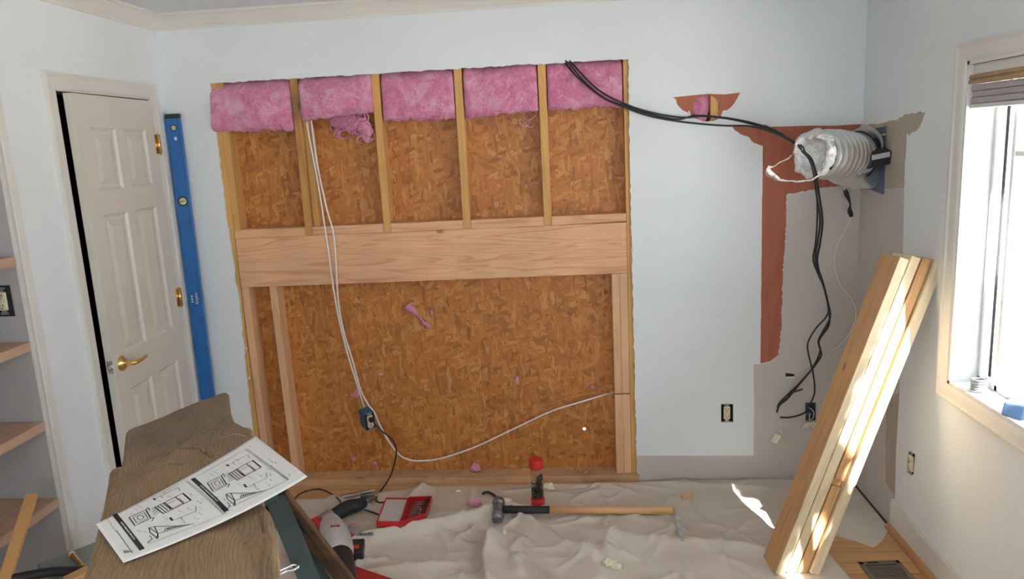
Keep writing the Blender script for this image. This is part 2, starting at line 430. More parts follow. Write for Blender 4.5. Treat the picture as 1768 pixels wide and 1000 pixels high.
# ------------------------------------------------------------------ room shell
TH = .0127                                    # drywall
def jag(poly, amp=.004, step=.02, seed=1, fixed=()):
    """torn outline: subdivide the edges and push the new points"""
    out = []; rnd = random.Random(seed); n = len(poly)
    for i in range(n):
        a = Vector(poly[i]); b = Vector(poly[(i+1) % n]); out.append(tuple(a))
        if i in fixed: continue
        k = int((b-a).length/step)
        for j in range(1, k):
            p = a.lerp(b, j/k); d = (b-a).normalized(); nn = Vector((-d.y, d.x))
            out.append(tuple(p+nn*rnd.uniform(-amp, amp)))
    return out
def ccw(p):
    p = [tuple(q[:2]) for q in p]
    a = sum(p[i][0]*p[(i+1) % len(p)][1]-p[(i+1) % len(p)][0]*p[i][1] for i in range(len(p)))
    return p if a > 0 else p[::-1]
def sheet_wall(name, outer, holes, regions, to3, thick, mats, back_mi=None):
    """planar wall: outline, cut holes, and paint regions [(poly, material index)], as a solid of the given thickness"""
    verts = []; faces = []
    def add(p):
        p = ccw(p); s = len(verts); verts.extend([Vector(q[:2]) for q in p]); faces.append(list(range(s, s+len(p))))
    add(outer)
    for h in holes: add(h)
    for p, mi in regions: add(p)
    vo, eo, fo, ov, oe, of = delaunay_2d_cdt(verts, [], faces, 1, 1e-5)
    nh = len(holes); bm = BM(); V = {}
    def gv(i, d):
        if (i, d) not in V: V[(i, d)] = bm.verts.new(to3(vo[i].x, vo[i].y, d))
        return V[(i, d)]
    keep = []
    for f, src in zip(fo, of):
        if any(0 < s <= nh for s in src): continue
        if 0 not in src: continue
        mi = 0
        for s in src:
            if s > nh: mi = regions[s-nh-1][1]
        keep.append((f, mi))
    cnt = {}
    for f, mi in keep:
        fc = bm.faces.new([gv(i, 0) for i in f]); fc.material_index = mi
        fb = bm.faces.new([gv(i, thick) for i in f][::-1]); fb.material_index = len(mats)-1
        for a, b in zip(f, f[1:]+f[:1]): cnt[(a, b)] = 1
    for (a, b) in list(cnt):
        if (b, a) not in cnt:
            fc = bm.faces.new((gv(a, 0), gv(a, thick), gv(b, thick), gv(b, 0))); fc.material_index = len(mats)-1
    return struct(name, bm, [M[k] for k in mats])

def wy(L): return [(PY(u, v, 0).x, PY(u, v, 0).z) for u, v in L]
open_poly = wy([(362, 144), (640, 128), (720, 123), (900, 112), (1085, 102), (1087, 250), (1092, 480), (1097, 700)])
xo = PY(1100, 823).x
open_poly += [(xo, -.02), (PY(441, 800).x, -.02)]
open_poly += wy([(436, 740), (433, 720), (424, 640), (413, 520), (405, 480), (403, 455), (398, 420), (391, 379), (378, 270), (370, 200)])
XOPL = min(p[0] for p in open_poly)
open_j = jag(open_poly, .0035, .018, 3, fixed=(8, 9))
cxh, czh = PY(1220, 187).x, PY(1220, 187).z
hole_round = [(cxh+.062*math.cos(a)*(1+.04*math.sin(3*a)), czh+.062*math.sin(a)) for a in [2*PI*k/28 for k in range(28)]]
rust1 = jag(wy([(1162, 168), (1222, 162), (1250, 163), (1278, 160), (1268, 178), (1256, 190), (1248, 191), (1244, 203), (1230, 209), (1218, 208), (1205, 206), (1196, 203), (1189, 195), (1178, 190)]), .005, .018, 5, fixed=(0, 1, 2))
E_IN = [(1480, 320), (1450, 322), (1421, 324), (1390, 331), (1358, 336), (1357, 400), (1354, 440), (1352, 470), (1350, 560), (1345, 612)]
rust2 = wy([(1259, 217), (1290, 219), (1322, 215), (1330, 219), (1400, 217), (1440, 217), (1489, 214), (1487, 320)])
rust2 += jag(wy(E_IN), .004, .012, 8, fixed=(9,))
rust2 += wy([(1330, 624), (1313, 628)])
rust2 += jag(wy([(1313, 628), (1315, 420), (1317, 252)]), .0012, .05, 9, fixed=(2,))[1:]
rust2 += jag(wy([(1317, 252), (1302, 247), (1289, 235), (1274, 228), (1259, 217)]), .006, .014, 10, fixed=(4,))[1:-1]
xb = PY(1100, 787)
grey1 = wy(E_IN[1:]) [::-1] + [(PY(1487, 320).x, PY(1487, 320).z), (PY(1489, 214).x, PY(1489, 214).z), (XC, PY(1497, 214).z), (XC, 0), (xo, 0), (xo, xb.z)] + wy([(1301, 787), (1302, 700), (1301, 629), (1313, 629), (1330, 625)])
hole_out = wy([(1245, 698), (1266, 698), (1266, 729), (1245, 729)])
hole_cab = wy([(1390, 695), (1409, 695), (1409, 727), (1391, 727)])
hole_slit = wy([(1356, 644), (1372, 646), (1373, 652), (1357, 653)])
sheet_wall('wall_back', [(XL-.1, 0), (XC+.1, 0), (XC+.1, ZCEIL), (XL-.1, ZCEIL)],
           [open_j, hole_round, hole_out, hole_cab, hole_slit],
           [(grey1, 2), (rust1, 1), (rust2, 1)], lambda x, z, d: Vector((x, d, z)), TH, ['white', 'rust', 'grey', 'gypsum'])
# ragged paper fuzz along the cut edges of the drywall: part of the wall
bm = BM(); rnd = random.Random(4)
for (u, v) in [(396, 400), (401, 447), (404, 458), (399, 440), (425, 600), (431, 650), (1098, 640), (1097, 560), (1094, 430), (1099, 700), (405, 480), (1302, 750), (1189, 196), (1240, 205), (1490, 216)]:
    p = PY(u, v, 0)
    for k in range(3):
        a = rnd.uniform(0, 2*PI); q = p+Vector((rnd.uniform(-.006, .006), -.002, rnd.uniform(-.012, .012)))
        s = rnd.uniform(.003, .008)
        f = bm.faces.new([bm.verts.new(q+Vector((s*math.cos(a+t), -.001-.004*(t > 2), s*1.7*math.sin(a+t)))) for t in (0, 2.0, 4.2)])
obj('torn_paper', bm, 'white', bpy.data.objects['wall_back'], label='ragged white paper edge')

# right wall with the window cut out
YC, WB, WT, WY0, WY1 = 0, .815, 1.975, -.93, -2.35
def wx(L): return [(PX(u, v, XC).y, PX(u, v, XC).z) for u, v in L]
tan1 = wx([(1497, 216), (1520, 213), (1550, 206), (1565, 197), (1598, 193), (1592, 210), (1586, 222), (1577, 228), (1569, 235), (1566, 228), (1562, 290), (1561, 324), (1530, 326), (1497, 330)])
tan1[0] = (0, tan1[0][1]); tan1[-1] = (0, tan1[-1][1])
tan1j = jag(tan1, .004, .02, 12, fixed=(13, 12, 11))
low = wx([(1561, 324), (1559, 430), (1556, 560), (1553, 677)])
tan2 = wx([(1553, 677), (1536, 688), (1530, 712), (1529, 800), (1529, 834), (1545, 856), (1547, 780)])
grey_r = [(0, tan1[-1][1]), wx([(1530, 326)])[0]] + low + [tan2[1], tan2[2], tan2[3], tan2[4], tan2[5], (tan2[5][0], 0), (0, 0)]
sw = sheet_wall('wall_right', [(0, 0), (YF, 0), (YF, ZCEIL), (0, ZCEIL)],
                [[(WY0, WB), (WY0, WT), (WY1, WT), (WY1, WB)], [(-3.4, .85), (-3.4, 2.0), (-4.9, 2.0), (-4.9, .85)],
                 wx([(1567, 780), (1580, 784), (1577, 820), (1566, 816)])],
                [(grey_r, 2), (tan1j, 1), (tan2, 1)], lambda y, z, d: Vector((XC+d, y, z)), TH, ['white', 'tan', 'grey', 'gypsum'])
bm = BM()   # framed depth of the wall outside the drywall, with the same window openings
for (a, b, c, d) in ((YF, 0, 0, .75), (YF, 0, 2.1, ZCEIL), (YF, -4.9, .75, 2.1), (-4.9, -3.4, .75, .85), (-4.9, -3.4, 2.0, 2.1), (-3.4, WY1, .75, 2.1), (WY1, WY0, .75, WB), (WY1, WY0, WT, 2.1), (WY0, -.70, .75, 2.1), (-.62, 0, .75, 2.1)):
    box(bm, (XC+TH+.07, a, c), (XC+.15, b, d))
box(bm, (XC+TH, WY0, WB), (XC+.15, WY0+.04, WT)); box(bm, (XC+TH, WY1-.04, WB), (XC+.15, WY1, WT))
box(bm, (XC+TH, WY1-.04, WB-.04), (XC+.15, WY0+.04, WB)); box(bm, (XC+TH, WY1-.04, WT), (XC+.15, WY0+.04, WT+.04))
box(bm, (XC+TH+.065, -.72, .7), (XC+.15, -.58, 2.15))
struct('wall_right_outer', bm, 'outerwall')

# left wall with door opening and bookcase niche
DY0, DY1, DZ = -.830, -.160, 2.075
NY0, NY1, NZ = -1.178, -2.6, 2.3
bm = BM()
sheet_wall('wall_left', [(0, 0), (YF, 0), (YF, ZCEIL), (0, ZCEIL)],
           [[(DY0, -.01), (DY0, DZ), (DY1, DZ), (DY1, -.01)], [(NY0, -.01), (NY0, NZ), (NY1, NZ), (NY1, -.01)]], [],
           lambda y, z, d: Vector((XL-d, y, z)), .11, ['white', 'gypsum'])
bm = BM()   # closet behind the door, its walls coloured dark for shade
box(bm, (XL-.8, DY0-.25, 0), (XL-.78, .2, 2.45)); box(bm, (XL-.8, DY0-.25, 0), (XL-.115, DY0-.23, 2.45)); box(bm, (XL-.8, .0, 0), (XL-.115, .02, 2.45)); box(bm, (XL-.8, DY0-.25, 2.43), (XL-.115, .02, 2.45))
struct('wall_closet', bm, M['gap_shade'])
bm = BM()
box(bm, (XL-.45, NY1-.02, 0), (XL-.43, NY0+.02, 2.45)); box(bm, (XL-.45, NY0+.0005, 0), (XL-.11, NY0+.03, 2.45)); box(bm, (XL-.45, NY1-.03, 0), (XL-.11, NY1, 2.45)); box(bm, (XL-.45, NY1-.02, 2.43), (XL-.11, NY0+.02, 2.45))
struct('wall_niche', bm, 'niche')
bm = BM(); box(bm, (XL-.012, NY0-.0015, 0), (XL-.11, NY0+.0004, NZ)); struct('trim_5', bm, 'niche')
# far end of the room behind the camera
bm = BM()
for a, b in (((XL-.1, YF-.1, 0), (-1.3, YF, ZCEIL)), ((.7, YF-.1, 0), (XC+.15, YF, ZCEIL)), ((-1.3, YF-.1, 0), (.7, YF, .85)), ((-1.3, YF-.1, 2.05), (.7, YF, ZCEIL))): box(bm, a, b)
struct('wall_front', bm, 'white')
w3 = thing('added_window_3', None, None, (-.3, YF, .85)); w3['kind'] = 'structure'  # unseen window, put in to light the room from behind
bm = BM()
for a, b in (((-1.3, YF-.1, .85), (-1.26, YF, 2.05)), ((.66, YF-.1, .85), (.7, YF, 2.05)), ((-1.3, YF-.1, .85), (.7, YF, .89)), ((-1.3, YF-.1, 2.01), (.7, YF, 2.05)), ((-.32, YF-.07, .85), (-.28, YF-.03, 2.05))): box(bm, a, b)
obj('frame', bm, 'whiteink', w3)
bm = BM(); box(bm, (-3.2, YF-2.0, 2.5), (4.2, YF-.1, 2.58)); struct('added_roof', bm, 'outerwall')  # unseen porch roof, added to keep sun out of the rear window
bm = BM(); box(bm, (XL-.9, YF-.1, -.1), (XC+.15, .25, 0)); struct('floor', bm, 'floor')
bm = BM(); box(bm, (XL-.9, YF-.1, ZCEIL), (XC+.15, .25, ZCEIL+.1)); struct('ceiling', bm, 'ceil')
bm = BM()
for a, b in (((XL-.95, -.0+TH, 0), (XL-.9, .3, 2.5)), ((XC+.0, TH+.001, 0), (XC+.15, .2, 2.47))): box(bm, a, b)
struct('wall_end', bm, 'outerwall')
bm = BM(); box(bm, (XC+.15, -14, -.5), (16, 8, -.4)); struct('ground', bm, 'ground')

# crown moulding
def sweep(bm, prof, a, b, out, up=Vector((0, 0, 1)), m0=0, m1=0):
    """profile (outwards, up) from a to b, mitred by m0/m1 x outward"""
    a, b, out = Vector(a), Vector(b), Vector(out); d = (b-a).normalized()
    A = [bm.verts.new(a+out*o+up*z+d*o*m0) for o, z in prof]; B = [bm.verts.new(b+out*o+up*z-d*o*m1) for o, z in prof]
    n = len(prof)
    for i in range(n): bm.faces.new((A[i], A[(i+1) % n], B[(i+1) % n], B[i]))
    bm.faces.new(A[::-1]); bm.faces.new(B)
crown = [(0, -.072), (.008, -.072), (.010, -.060), (.018, -.054), (.030, -.036), (.046, -.020), (.052, -.014), (.060, -.012), (.060, 0), (0, 0)]
bm = BM(); sweep(bm, crown, (XL, 0, ZCEIL), (XC, 0, ZCEIL), (0, -1, 0), m0=1, m1=1); struct('trim_1', bm, 'cream')
bm = BM(); sweep(bm, crown, (XL, 0, ZCEIL), (XL, YF, ZCEIL), (1, 0, 0), m0=1); struct('trim_2', bm, 'cream')

# door casing, jamb
casing = [(0, 0), (.064, 0), (.064, .016), (.054, .018), (.045, .013), (.016, .011), (.006, .009), (0, .006)]   # (across, proud)
def casing_run(bm, a, b, across, proud, m0=0, m1=0):
    a, b, ac, pr_ = Vector(a), Vector(b), Vector(across), Vector(proud); d = (b-a).normalized()
    A = [bm.verts.new(a+ac*s+pr_*h-d*s*m0) for s, h in casing]; B = [bm.verts.new(b+ac*s+pr_*h+d*s*m1) for s, h in casing]
    n = len(casing)
    for i in range(n): bm.faces.new((A[i], A[(i+1) % n], B[(i+1) % n], B[i]))
    bm.faces.new(A[::-1]); bm.faces.new(B)
bm = BM()
casing_run(bm, (XL, DY0, 0), (XL, DY0, DZ), (0, -1, 0), (1, 0, 0), m1=1)
casing_run(bm, (XL, DY1, 0), (XL, DY1, DZ), (0, 1, 0), (1, 0, 0), m1=1)
casing_run(bm, (XL, DY0, DZ), (XL, DY1, DZ), (0, 0, 1), (1, 0, 0), m0=1, m1=1)
struct('trim_3', bm, 'cream')
bm = BM()
box(bm, (XL-.11, DY0-.002, 0), (XL+.003, DY0+.002, DZ)); box(bm, (XL-.11, DY1-.006, 0), (XL+.004, DY1+.002, DZ)); box(bm, (XL-.11, DY0, DZ-.006), (XL+.004, DY1, DZ+.002))
struct('trim_4', bm, 'cream')
# niche casing: narrow cream face strip
bm = BM(); box(bm, (XL-.012, NY0+.001, 0), (XL+.016, NY0+.036, NZ)); box(bm, (XL-.012, NY1-.036, 0), (XL+.016, NY1-.001, NZ)); box(bm, (XL-.012, NY1-.036, NZ), (XL+.016, NY0+.036, NZ+.036))
struct('trim_6', bm, 'cream', bevel=.003)

# ------------------------------------------------------------------ door_1: six panel leaf, slightly ajar, hinged at the right
LW, LH, LT = .640, 2.052, .035
HX, HY = XL+.020, DY1-.004
ang = math.radians(2.7)
def flip(bm):
    for v in bm.verts: v.co.y = -v.co.y
    return bm
def door_leaf():
    bm = BM()
    cols = [(.095, .285), (.355, .545)]; rows = [(.20, .80), (.96, 1.50), (1.62, 1.90)]
    xs = [0, .095, .285, .355, .545, LW]; zs = [0, .20, .80, .96, 1.56, 1.66, 1.92, LH]
    pan = {(1, 1), (3, 1), (1, 3), (3, 3), (1, 5), (3, 5)}
    for i in range(5):
        for j in range(7):
            x0, x1, z0, z1 = xs[i], xs[i+1], zs[j], zs[j+1]
            if (i, j) not in pan:
                bm.faces.new([bm.verts.new((x, 0, z)) for x, z in ((x0, z0), (x1, z0), (x1, z1), (x0, z1))])
            else:
                R = [(0, 0), (.012, .009), (.028, .009), (.055, .002)]
                loops = [[bm.verts.new((x, d, z)) for x, z in ((x0+e, z0+e), (x1-e, z0+e), (x1-e, z1-e), (x0+e, z1-e))] for e, d in R]
                for a, b in zip(loops, loops[1:]):
                    for k in range(4): bm.faces.new((a[k], a[(k+1) % 4], b[(k+1) % 4], b[k]))
                bm.faces.new(loops[-1])
    b = [(0, LT, 0), (LW, LT, 0), (LW, LT, LH), (0, LT, LH)]; f = [(0, 0, 0), (LW, 0, 0), (LW, 0, LH), (0, 0, LH)]
    B = [bm.verts.new(p) for p in b]; Fv = [bm.verts.new(p) for p in f]
    bm.faces.new(B[::-1])
    for k in range(4): bm.faces.new((Fv[k], Fv[(k+1) % 4], B[(k+1) % 4], B[k]))
    bmesh.ops.remove_doubles(bm, verts=bm.verts, dist=1e-5)
    return bm
# local x runs from hinge to free edge, local y into the room
d1 = thing('door_1', None, None, (0, 0, 0), T=Matrix.Translation((HX, HY, .008)) @ Matrix(((math.sin(ang), math.cos(ang), 0, 0), (-math.cos(ang), math.sin(ang), 0, 0), (0, 0, 1, 0), (0, 0, 0, 1))))
d1['kind'] = 'structure'
obj('door_leaf', flip(door_leaf()), 'door', d1, local=True, T=Matrix.Identity(4))
for zc in (1.85, 1.095, .20):
    bm = BM(); cyl(bm, (-.004, -.008, zc-.045), (-.004, -.008, zc+.045), .0065, 12)
    cyl(bm, (-.004, -.008, zc-.052), (-.004, -.008, zc-.045), .0045, 10); cyl(bm, (-.004, -.008, zc+.045), (-.004, -.008, zc+.052), .0045, 10)
    box(bm, (-.001, -.0016, zc-.045), (.020, -.0001, zc+.045)); box(bm, (-.020, -.0105, zc-.045), (-.004, -.0075, zc+.045))
    obj('hinge', flip(bm), 'brass', d1, local=True)
zl = .925
bm = BM(); RL = Matrix.Translation((LW-.060, 0, zl)) @ Matrix.Rotation(PI/2, 4, 'X')
lathe(bm, [(.034, 0), (.034, .004), (.029, .010), (.018, .016), (.013, .020)], RL)
hd = obj('door_handle', flip(bm), 'brass', d1, local=True, label='brass lever handle')
bm = BM(); tube(bm, [(LW-.060, -.012, zl), (LW-.060, -.050, zl), (LW-.072, -.060, zl), (LW-.10, -.062, zl+.001), (LW-.135, -.060, zl+.002), (LW-.158, -.058, zl+.002)], lambda t: .0105-.003*t, 12)
flip(bm); bm.transform(world_of(d1)); obj('lever', bm, 'brass', hd)
bm = BM(); lathe(bm, [(.013, 0), (.013, .003), (.008, .005)], Matrix.Translation((LW, LT/2, zl)) @ Matrix.Rotation(PI/2, 4, 'Y'), 16)
box(bm, (LW, LT/2-.012, zl-.028), (LW+.0012, LT/2+.012, zl+.028)); obj('latch', flip(bm), 'steel', d1, local=True)
# strike plate on the jamb
bm = BM(); box(bm, (XL-.03, DY0+.002, .90), (XL+.003, DY0+.0035, .965)); struct('trim_8', bm, 'brass')

# ------------------------------------------------------------------ window_1
w1 = thing('window_1', None, None, (XC, (WY0+WY1)/2, WB)); w1['kind'] = 'structure'
bm = BM()
casing_run(bm, (XC, WY0, WB), (XC, WY0, WT), (0, 1, 0), (-1, 0, 0), m0=1, m1=1)
casing_run(bm, (XC, WY1, WB), (XC, WY1, WT), (0, -1, 0), (-1, 0, 0), m0=1, m1=1)
casing_run(bm, (XC, WY1, WT), (XC, WY0, WT), (0, 0, 1), (-1, 0, 0), m0=1, m1=1)
casing_run(bm, (XC, WY1, WB), (XC, WY0, WB), (0, 0, -1), (-1, 0, 0), m0=1, m1=1)
obj('casing', bm, 'cream', w1)
bm = BM(); e = .004
box(bm, (XC-.004, WY0-e*3, WB), (XC+.13, WY0, WT)); box(bm, (XC-.004, WY1, WB), (XC+.13, WY1+e*3, WT))
box(bm, (XC-.004, WY1, WB), (XC+.13, WY0, WB+e*3)); box(bm, (XC-.004, WY1, WT-e*3), (XC+.13, WY0, WT))
obj('jamb', bm, 'whiteink', w1)
bm = BM(); xs_ = XC+.092
for a, b in ((-.945, -.962), (-1.058, -1.076), (-2.30, -2.335), (-1.66, -1.70)): box(bm, (xs_, b, WB+.012), (xs_+.03, a, WT-.012))
box(bm, (xs_, -2.335, WB+.012), (xs_+.03, -.945, WB+.035)); box(bm, (xs_, -2.335, WT-.04), (xs_+.03, -.945, WT-.012)); box(bm, (xs_+.004, -2.30, 1.65), (xs_+.026, -1.07, 1.668))
sh = obj('sash', bm, 'whiteink', w1, bevel=.002)
bm = BM(); box(bm, (xs_+.012, -2.32, WB+.02), (xs_+.016, -.95, WT-.02)); obj('pane', bm, 'pane', sh)
# blind drawn up to the head of the window
bl = thing('window_blind', 'grey roman blind with bamboo rods pulled up at the window head', 'blind', (XC+.04, (WY0+WY1)/2, 1.87))
y0, y1 = WY1+.014, WY0-.014
bm = BM(); box(bm, (XC+.010, y0, 1.928), (XC+.050, y1, 1.962)); obj('head_rail', bm, 'cream', bl, bevel=.002)
bm = BM(); cyl(bm, (XC+.006, y0, 1.920), (XC+.006, y1, 1.920), .0085, 12); obj('rod', bm, 'blindrod', bl)
bm = BM(); cyl(bm, (XC+.004, y0, 1.903), (XC+.004, y1, 1.903), .0085, 12); obj('rod', bm, 'blindrod', bl)
bm = BM()
for k in range(3): box(bm, (XC+.006+.004*(k % 2), y0, 1.830+.0215*k), (XC+.052, y1, 1.851+.0215*k))
obj('folded_fabric', bm, 'blind', bl, bevel=.004)
bm = BM(); box(bm, (XC+.004, y0, 1.815), (XC+.050, y1, 1.829)); obj('bottom_rail', bm, 'whiteink', bl, bevel=.002)
# unseen second window, added to let in fill daylight, and its frame
w2 = thing('added_window_2', None, None, (XC, -3.95, .75)); w2['kind'] = 'structure'
bm = BM()
for a, b in (((XC, -3.44, .85), (XC+.15, -3.4, 2.0)), ((XC, -4.9, .85), (XC+.15, -4.86, 2.0)), ((XC, -4.9, .85), (XC+.15, -3.4, .89)), ((XC, -4.9, 1.96), (XC+.15, -3.4, 2.0)), ((XC+.08, -4.18, .85), (XC+.12, -4.12, 2.0))): box(bm, a, b)
obj('frame', bm, 'whiteink', w2)
# things on the sill
bm = BM()
for k in range(5): tube(bm, [(XC+.035+.024*math.cos(2*PI*j/12), -1.07+.024*math.sin(2*PI*j/12), WB+.018+.009*k+.0007*j) for j in range(13)], .004, 6, 0, 0)
tag(obj('wire_coil', bm, 'darksteel'), 'small dark wire coil standing on the bright window sill', 'coil')
bm = BM(); prism(bm, [(-.045, 0), (.045, 0), (.038, .03), (.01, .05), (-.03, .042)], -.035, .035, Matrix.Translation((XC+.045, -1.30, WB+.0125)) @ Matrix.Rotation(PI/2, 4, 'X') @ Matrix.Rotation(.5, 4, 'Y'))
tag(obj('blue_case', bm, plain('pale_blue_plastic', (.18, .33, .62), .4), bevel=.006), 'pale blue plastic case lying on the window sill', 'case')

# right wall baseboard with shoe moulding, starts beyond the tan strip
ybs = PX(1542, 870, XC).y
bm = BM(); box(bm, (XC-.014, YF, .02), (XC, ybs, .13)); box(bm, (XC-.010, YF, .13), (XC, ybs, .142)); struct('baseboard_right', bm, 'cream', bevel=.003)
bm = BM(); sweep(bm, [(0, 0), (.032, 0), (.031, .012), (.024, .024), (.014, .030), (0, .031)], (XC, ybs, 0), (XC, YF, 0), (-1, 0, 0)); struct('trim_7', bm, wood('reddish_shoe_moulding', (.52, .26, .12), (.42, .18, .07), 'Y', 9, .45, knots=False))
bm = BM(); box(bm, (XL, -1.14, 0), (XL+.014, DY0-.072, .10)); struct('baseboard_left', bm, 'cream', bevel=.003)

# ------------------------------------------------------------------ framing inside the opening
Y0, YD = TH+.001, TH+.090                     # front and back of the framing; sheathing behind
YS = YD+.012
def osb_panel(name, x0, x1, label, holes=()):
    vs = []; fs = []
    def add(p): p = ccw(p); s = len(vs); vs.extend([Vector(q) for q in p]); fs.append(list(range(s, s+len(p))))
    add([(x0, -.0), (x1, 0), (x1, 2.46), (x0, 2.46)])
    for h in holes: add(h)
    vo, eo, fo, ov, oe, of = delaunay_2d_cdt(vs, [], fs, 1, 1e-5)
    bm = BM(); V = {}
    def gv(i, d):
        if (i, d) not in V: V[(i, d)] = bm.verts.new((vo[i].x, YD+d, vo[i].y))
        return V[(i, d)]
    cnt = set()
    for f, src in zip(fo, of):
        if any(s > 0 for s in src): continue
        bm.faces.new([gv(i, 0) for i in f]); bm.faces.new([gv(i, .011) for i in f][::-1])
        for a, b in zip(f, f[1:]+f[:1]): cnt.add((a, b))
    for a, b in cnt:
        if (b, a) not in cnt: bm.faces.new((gv(a, 0), gv(a, .011), gv(b, .011), gv(b, 0)))
    o = obj(name, bm, 'osb'); return tag(o, label, 'sheathing')
ph = PY(1009, 741, YD)
hole_nail = [(ph.x+.009*math.cos(a), ph.z+.009*math.sin(a)) for a in [2*PI*k/14 for k in range(14)]]
sx = -.972
osb_panel('sheathing_panel', XL+.05, sx-.0001, 'orange strand board sheathing behind the left part of the wall opening')
osb_panel('sheathing_panel', sx+.0001, XC, 'orange strand board sheathing right of the seam with a bright pinhole', [hole_nail])

ZP0, ZP1 = 1.372, 1.410
GR_ST = 'old studs above the header'
def board(name, a, b, mat, label, cat, group=None, bev=.0015, yaw=0):
    bm = BM(); box(bm, a, b); return tag(obj(name, bm, mat, bevel=bev), label, cat, group)
S0 = -1.405
stx = [S0+k*.4064 for k in range(4)]
sl_lab = ['second stud from the left above the header, stained grey at its face', 'third stud from the left above the header, standing under the opening top', 'middle stud with dark knots, fourth from the left above the header', 'fifth stud above the header, left of the black cables']
zst = 2.42
for k, x in enumerate(stx):
    tz = ZP0-.006 if k != 0 else ZP0-.020
    board('wall_stud', (x-.019, Y0, tz), (x+.019, YD, zst), 'stud_dirty' if k == 0 else 'stud', sl_lab[k], 'stud', GR_ST)
board('wall_stud', (stx[0]+.021, Y0+.02, ZP1), (stx[0]+.054, YD, zst), 'stud', 'aged sister stud tight behind the stained stud beside the white cables', 'stud', GR_ST)
XLS = PY(389, 380, 0).x+.004
board('wall_stud', (-1.842, Y0, .0386), (-1.800, YD, zst), 'stud', 'leftmost orange wall stud running full height along the cut edge', 'stud', GR_ST)
board('wall_stud', (-1.799, Y0, ZP1), (-1.764, YD, zst), 'stud', 'short stud on the left end of the header plate under the first batt', 'stud', GR_ST)
board('wall_stud', (.2015, Y0, .0386), (.2385, YD, zst), 'stud', 'rightmost full height stud at the right cut edge of the opening', 'stud', GR_ST)
bm = BM(); box(bm, (XL, Y0, zst+.0005), (XC, YD, 2.46)); struct('wall_plate', bm, 'stud')
# header with the notched plate pieces on it
board('header_beam', (-1.797, Y0-.002, 1.109), (.2005, YD, ZP0-.0065), 'fir', 'thick fresh fir header beam spanning the wall opening', 'beam', bev=.003)
segs = [(-1.797, stx[0]-.020), (stx[0]+.020, stx[1]-.020), (stx[1]+.020, stx[2]-.020), (stx[2]+.020, stx[3]-.020), (stx[3]+.020, .200)]
nm = ['leftmost short plate piece on the header, under the first insulation batt', 'short plate piece on the header between second and third studs, behind white cables', 'middle short plate piece on the header between third and fourth studs', 'short plate piece on the header between fourth and fifth studs', 'rightmost plate piece on the header with an open crack below']
for k, (a, b) in enumerate(segs):
    bm = BM(); lift = .004 if k == 4 else 0
    fs = box(bm, (a, Y0-.001, ZP0-.006), (b, YD-.001, ZP1))
    for v in bm.verts:
        if v.co.z < ZP1-.01: v.co.z += lift*((v.co.x-a)/(b-a))
    tag(obj('header_plate', bm, 'fir', bevel=.0015), nm[k], 'plate', 'short plates on the header')
# trimmers under the header
board('trimmer_stud', (-1.796, Y0, .0386), (-1.757, YD, 1.1085), 'fir_z', 'outer left fresh trimmer stud under the header', 'stud', 'trimmers under the header')
bm = BM(); box(bm, (-1.648, Y0+.002, .0386), (-1.609, YD, 1.1085))
for v in bm.verts:
    if v.co.z < .5: v.co.x += .012
tag(obj('trimmer_stud', bm, 'fir_z', bevel=.0015), 'inner left fresh trimmer stud standing free beside a dark gap', 'stud', 'trimmers under the header')
zs = PY(1075, 682, 0).z
board('trimmer_stud', (.122, Y0, zs+.003), (.1605, YD, 1.1085), 'fir_z', 'upper inner piece of the right trimmer, above the saw cut', 'stud', 'trimmers under the header')
board('trimmer_stud', (.122, Y0, .0386), (.1605, YD, zs-.003), 'fir_z', 'lower inner piece of the right trimmer, below the saw cut', 'stud', 'trimmers under the header')
board('trimmer_stud', (.1612, Y0+.002, zs+.003), (.2005, YD, 1.1085), 'fir_z', 'upper outer piece of the right trimmer, above the saw cut', 'stud', 'trimmers under the header')
board('trimmer_stud', (.1612, Y0+.002, .0386), (.2005, YD, zs-.003), 'fir_z', 'lower outer piece of the right trimmer, below the saw cut', 'stud', 'trimmers under the header')
board('sill_plate', (-1.842, -.006, .0), (.2385, YD-.0005, .038), 'plate', 'dusty wooden sill plate along the floor of the opening', 'plate', bev=.002)
# behind the small round hole: stud and fibreglass
xr = PY(1228, 187, 0).x
board('wall_stud', (xr, Y0, .0386), (xr+.038, YD, zst), 'stud', 'stud seen through the right half of the small round hole', 'stud')

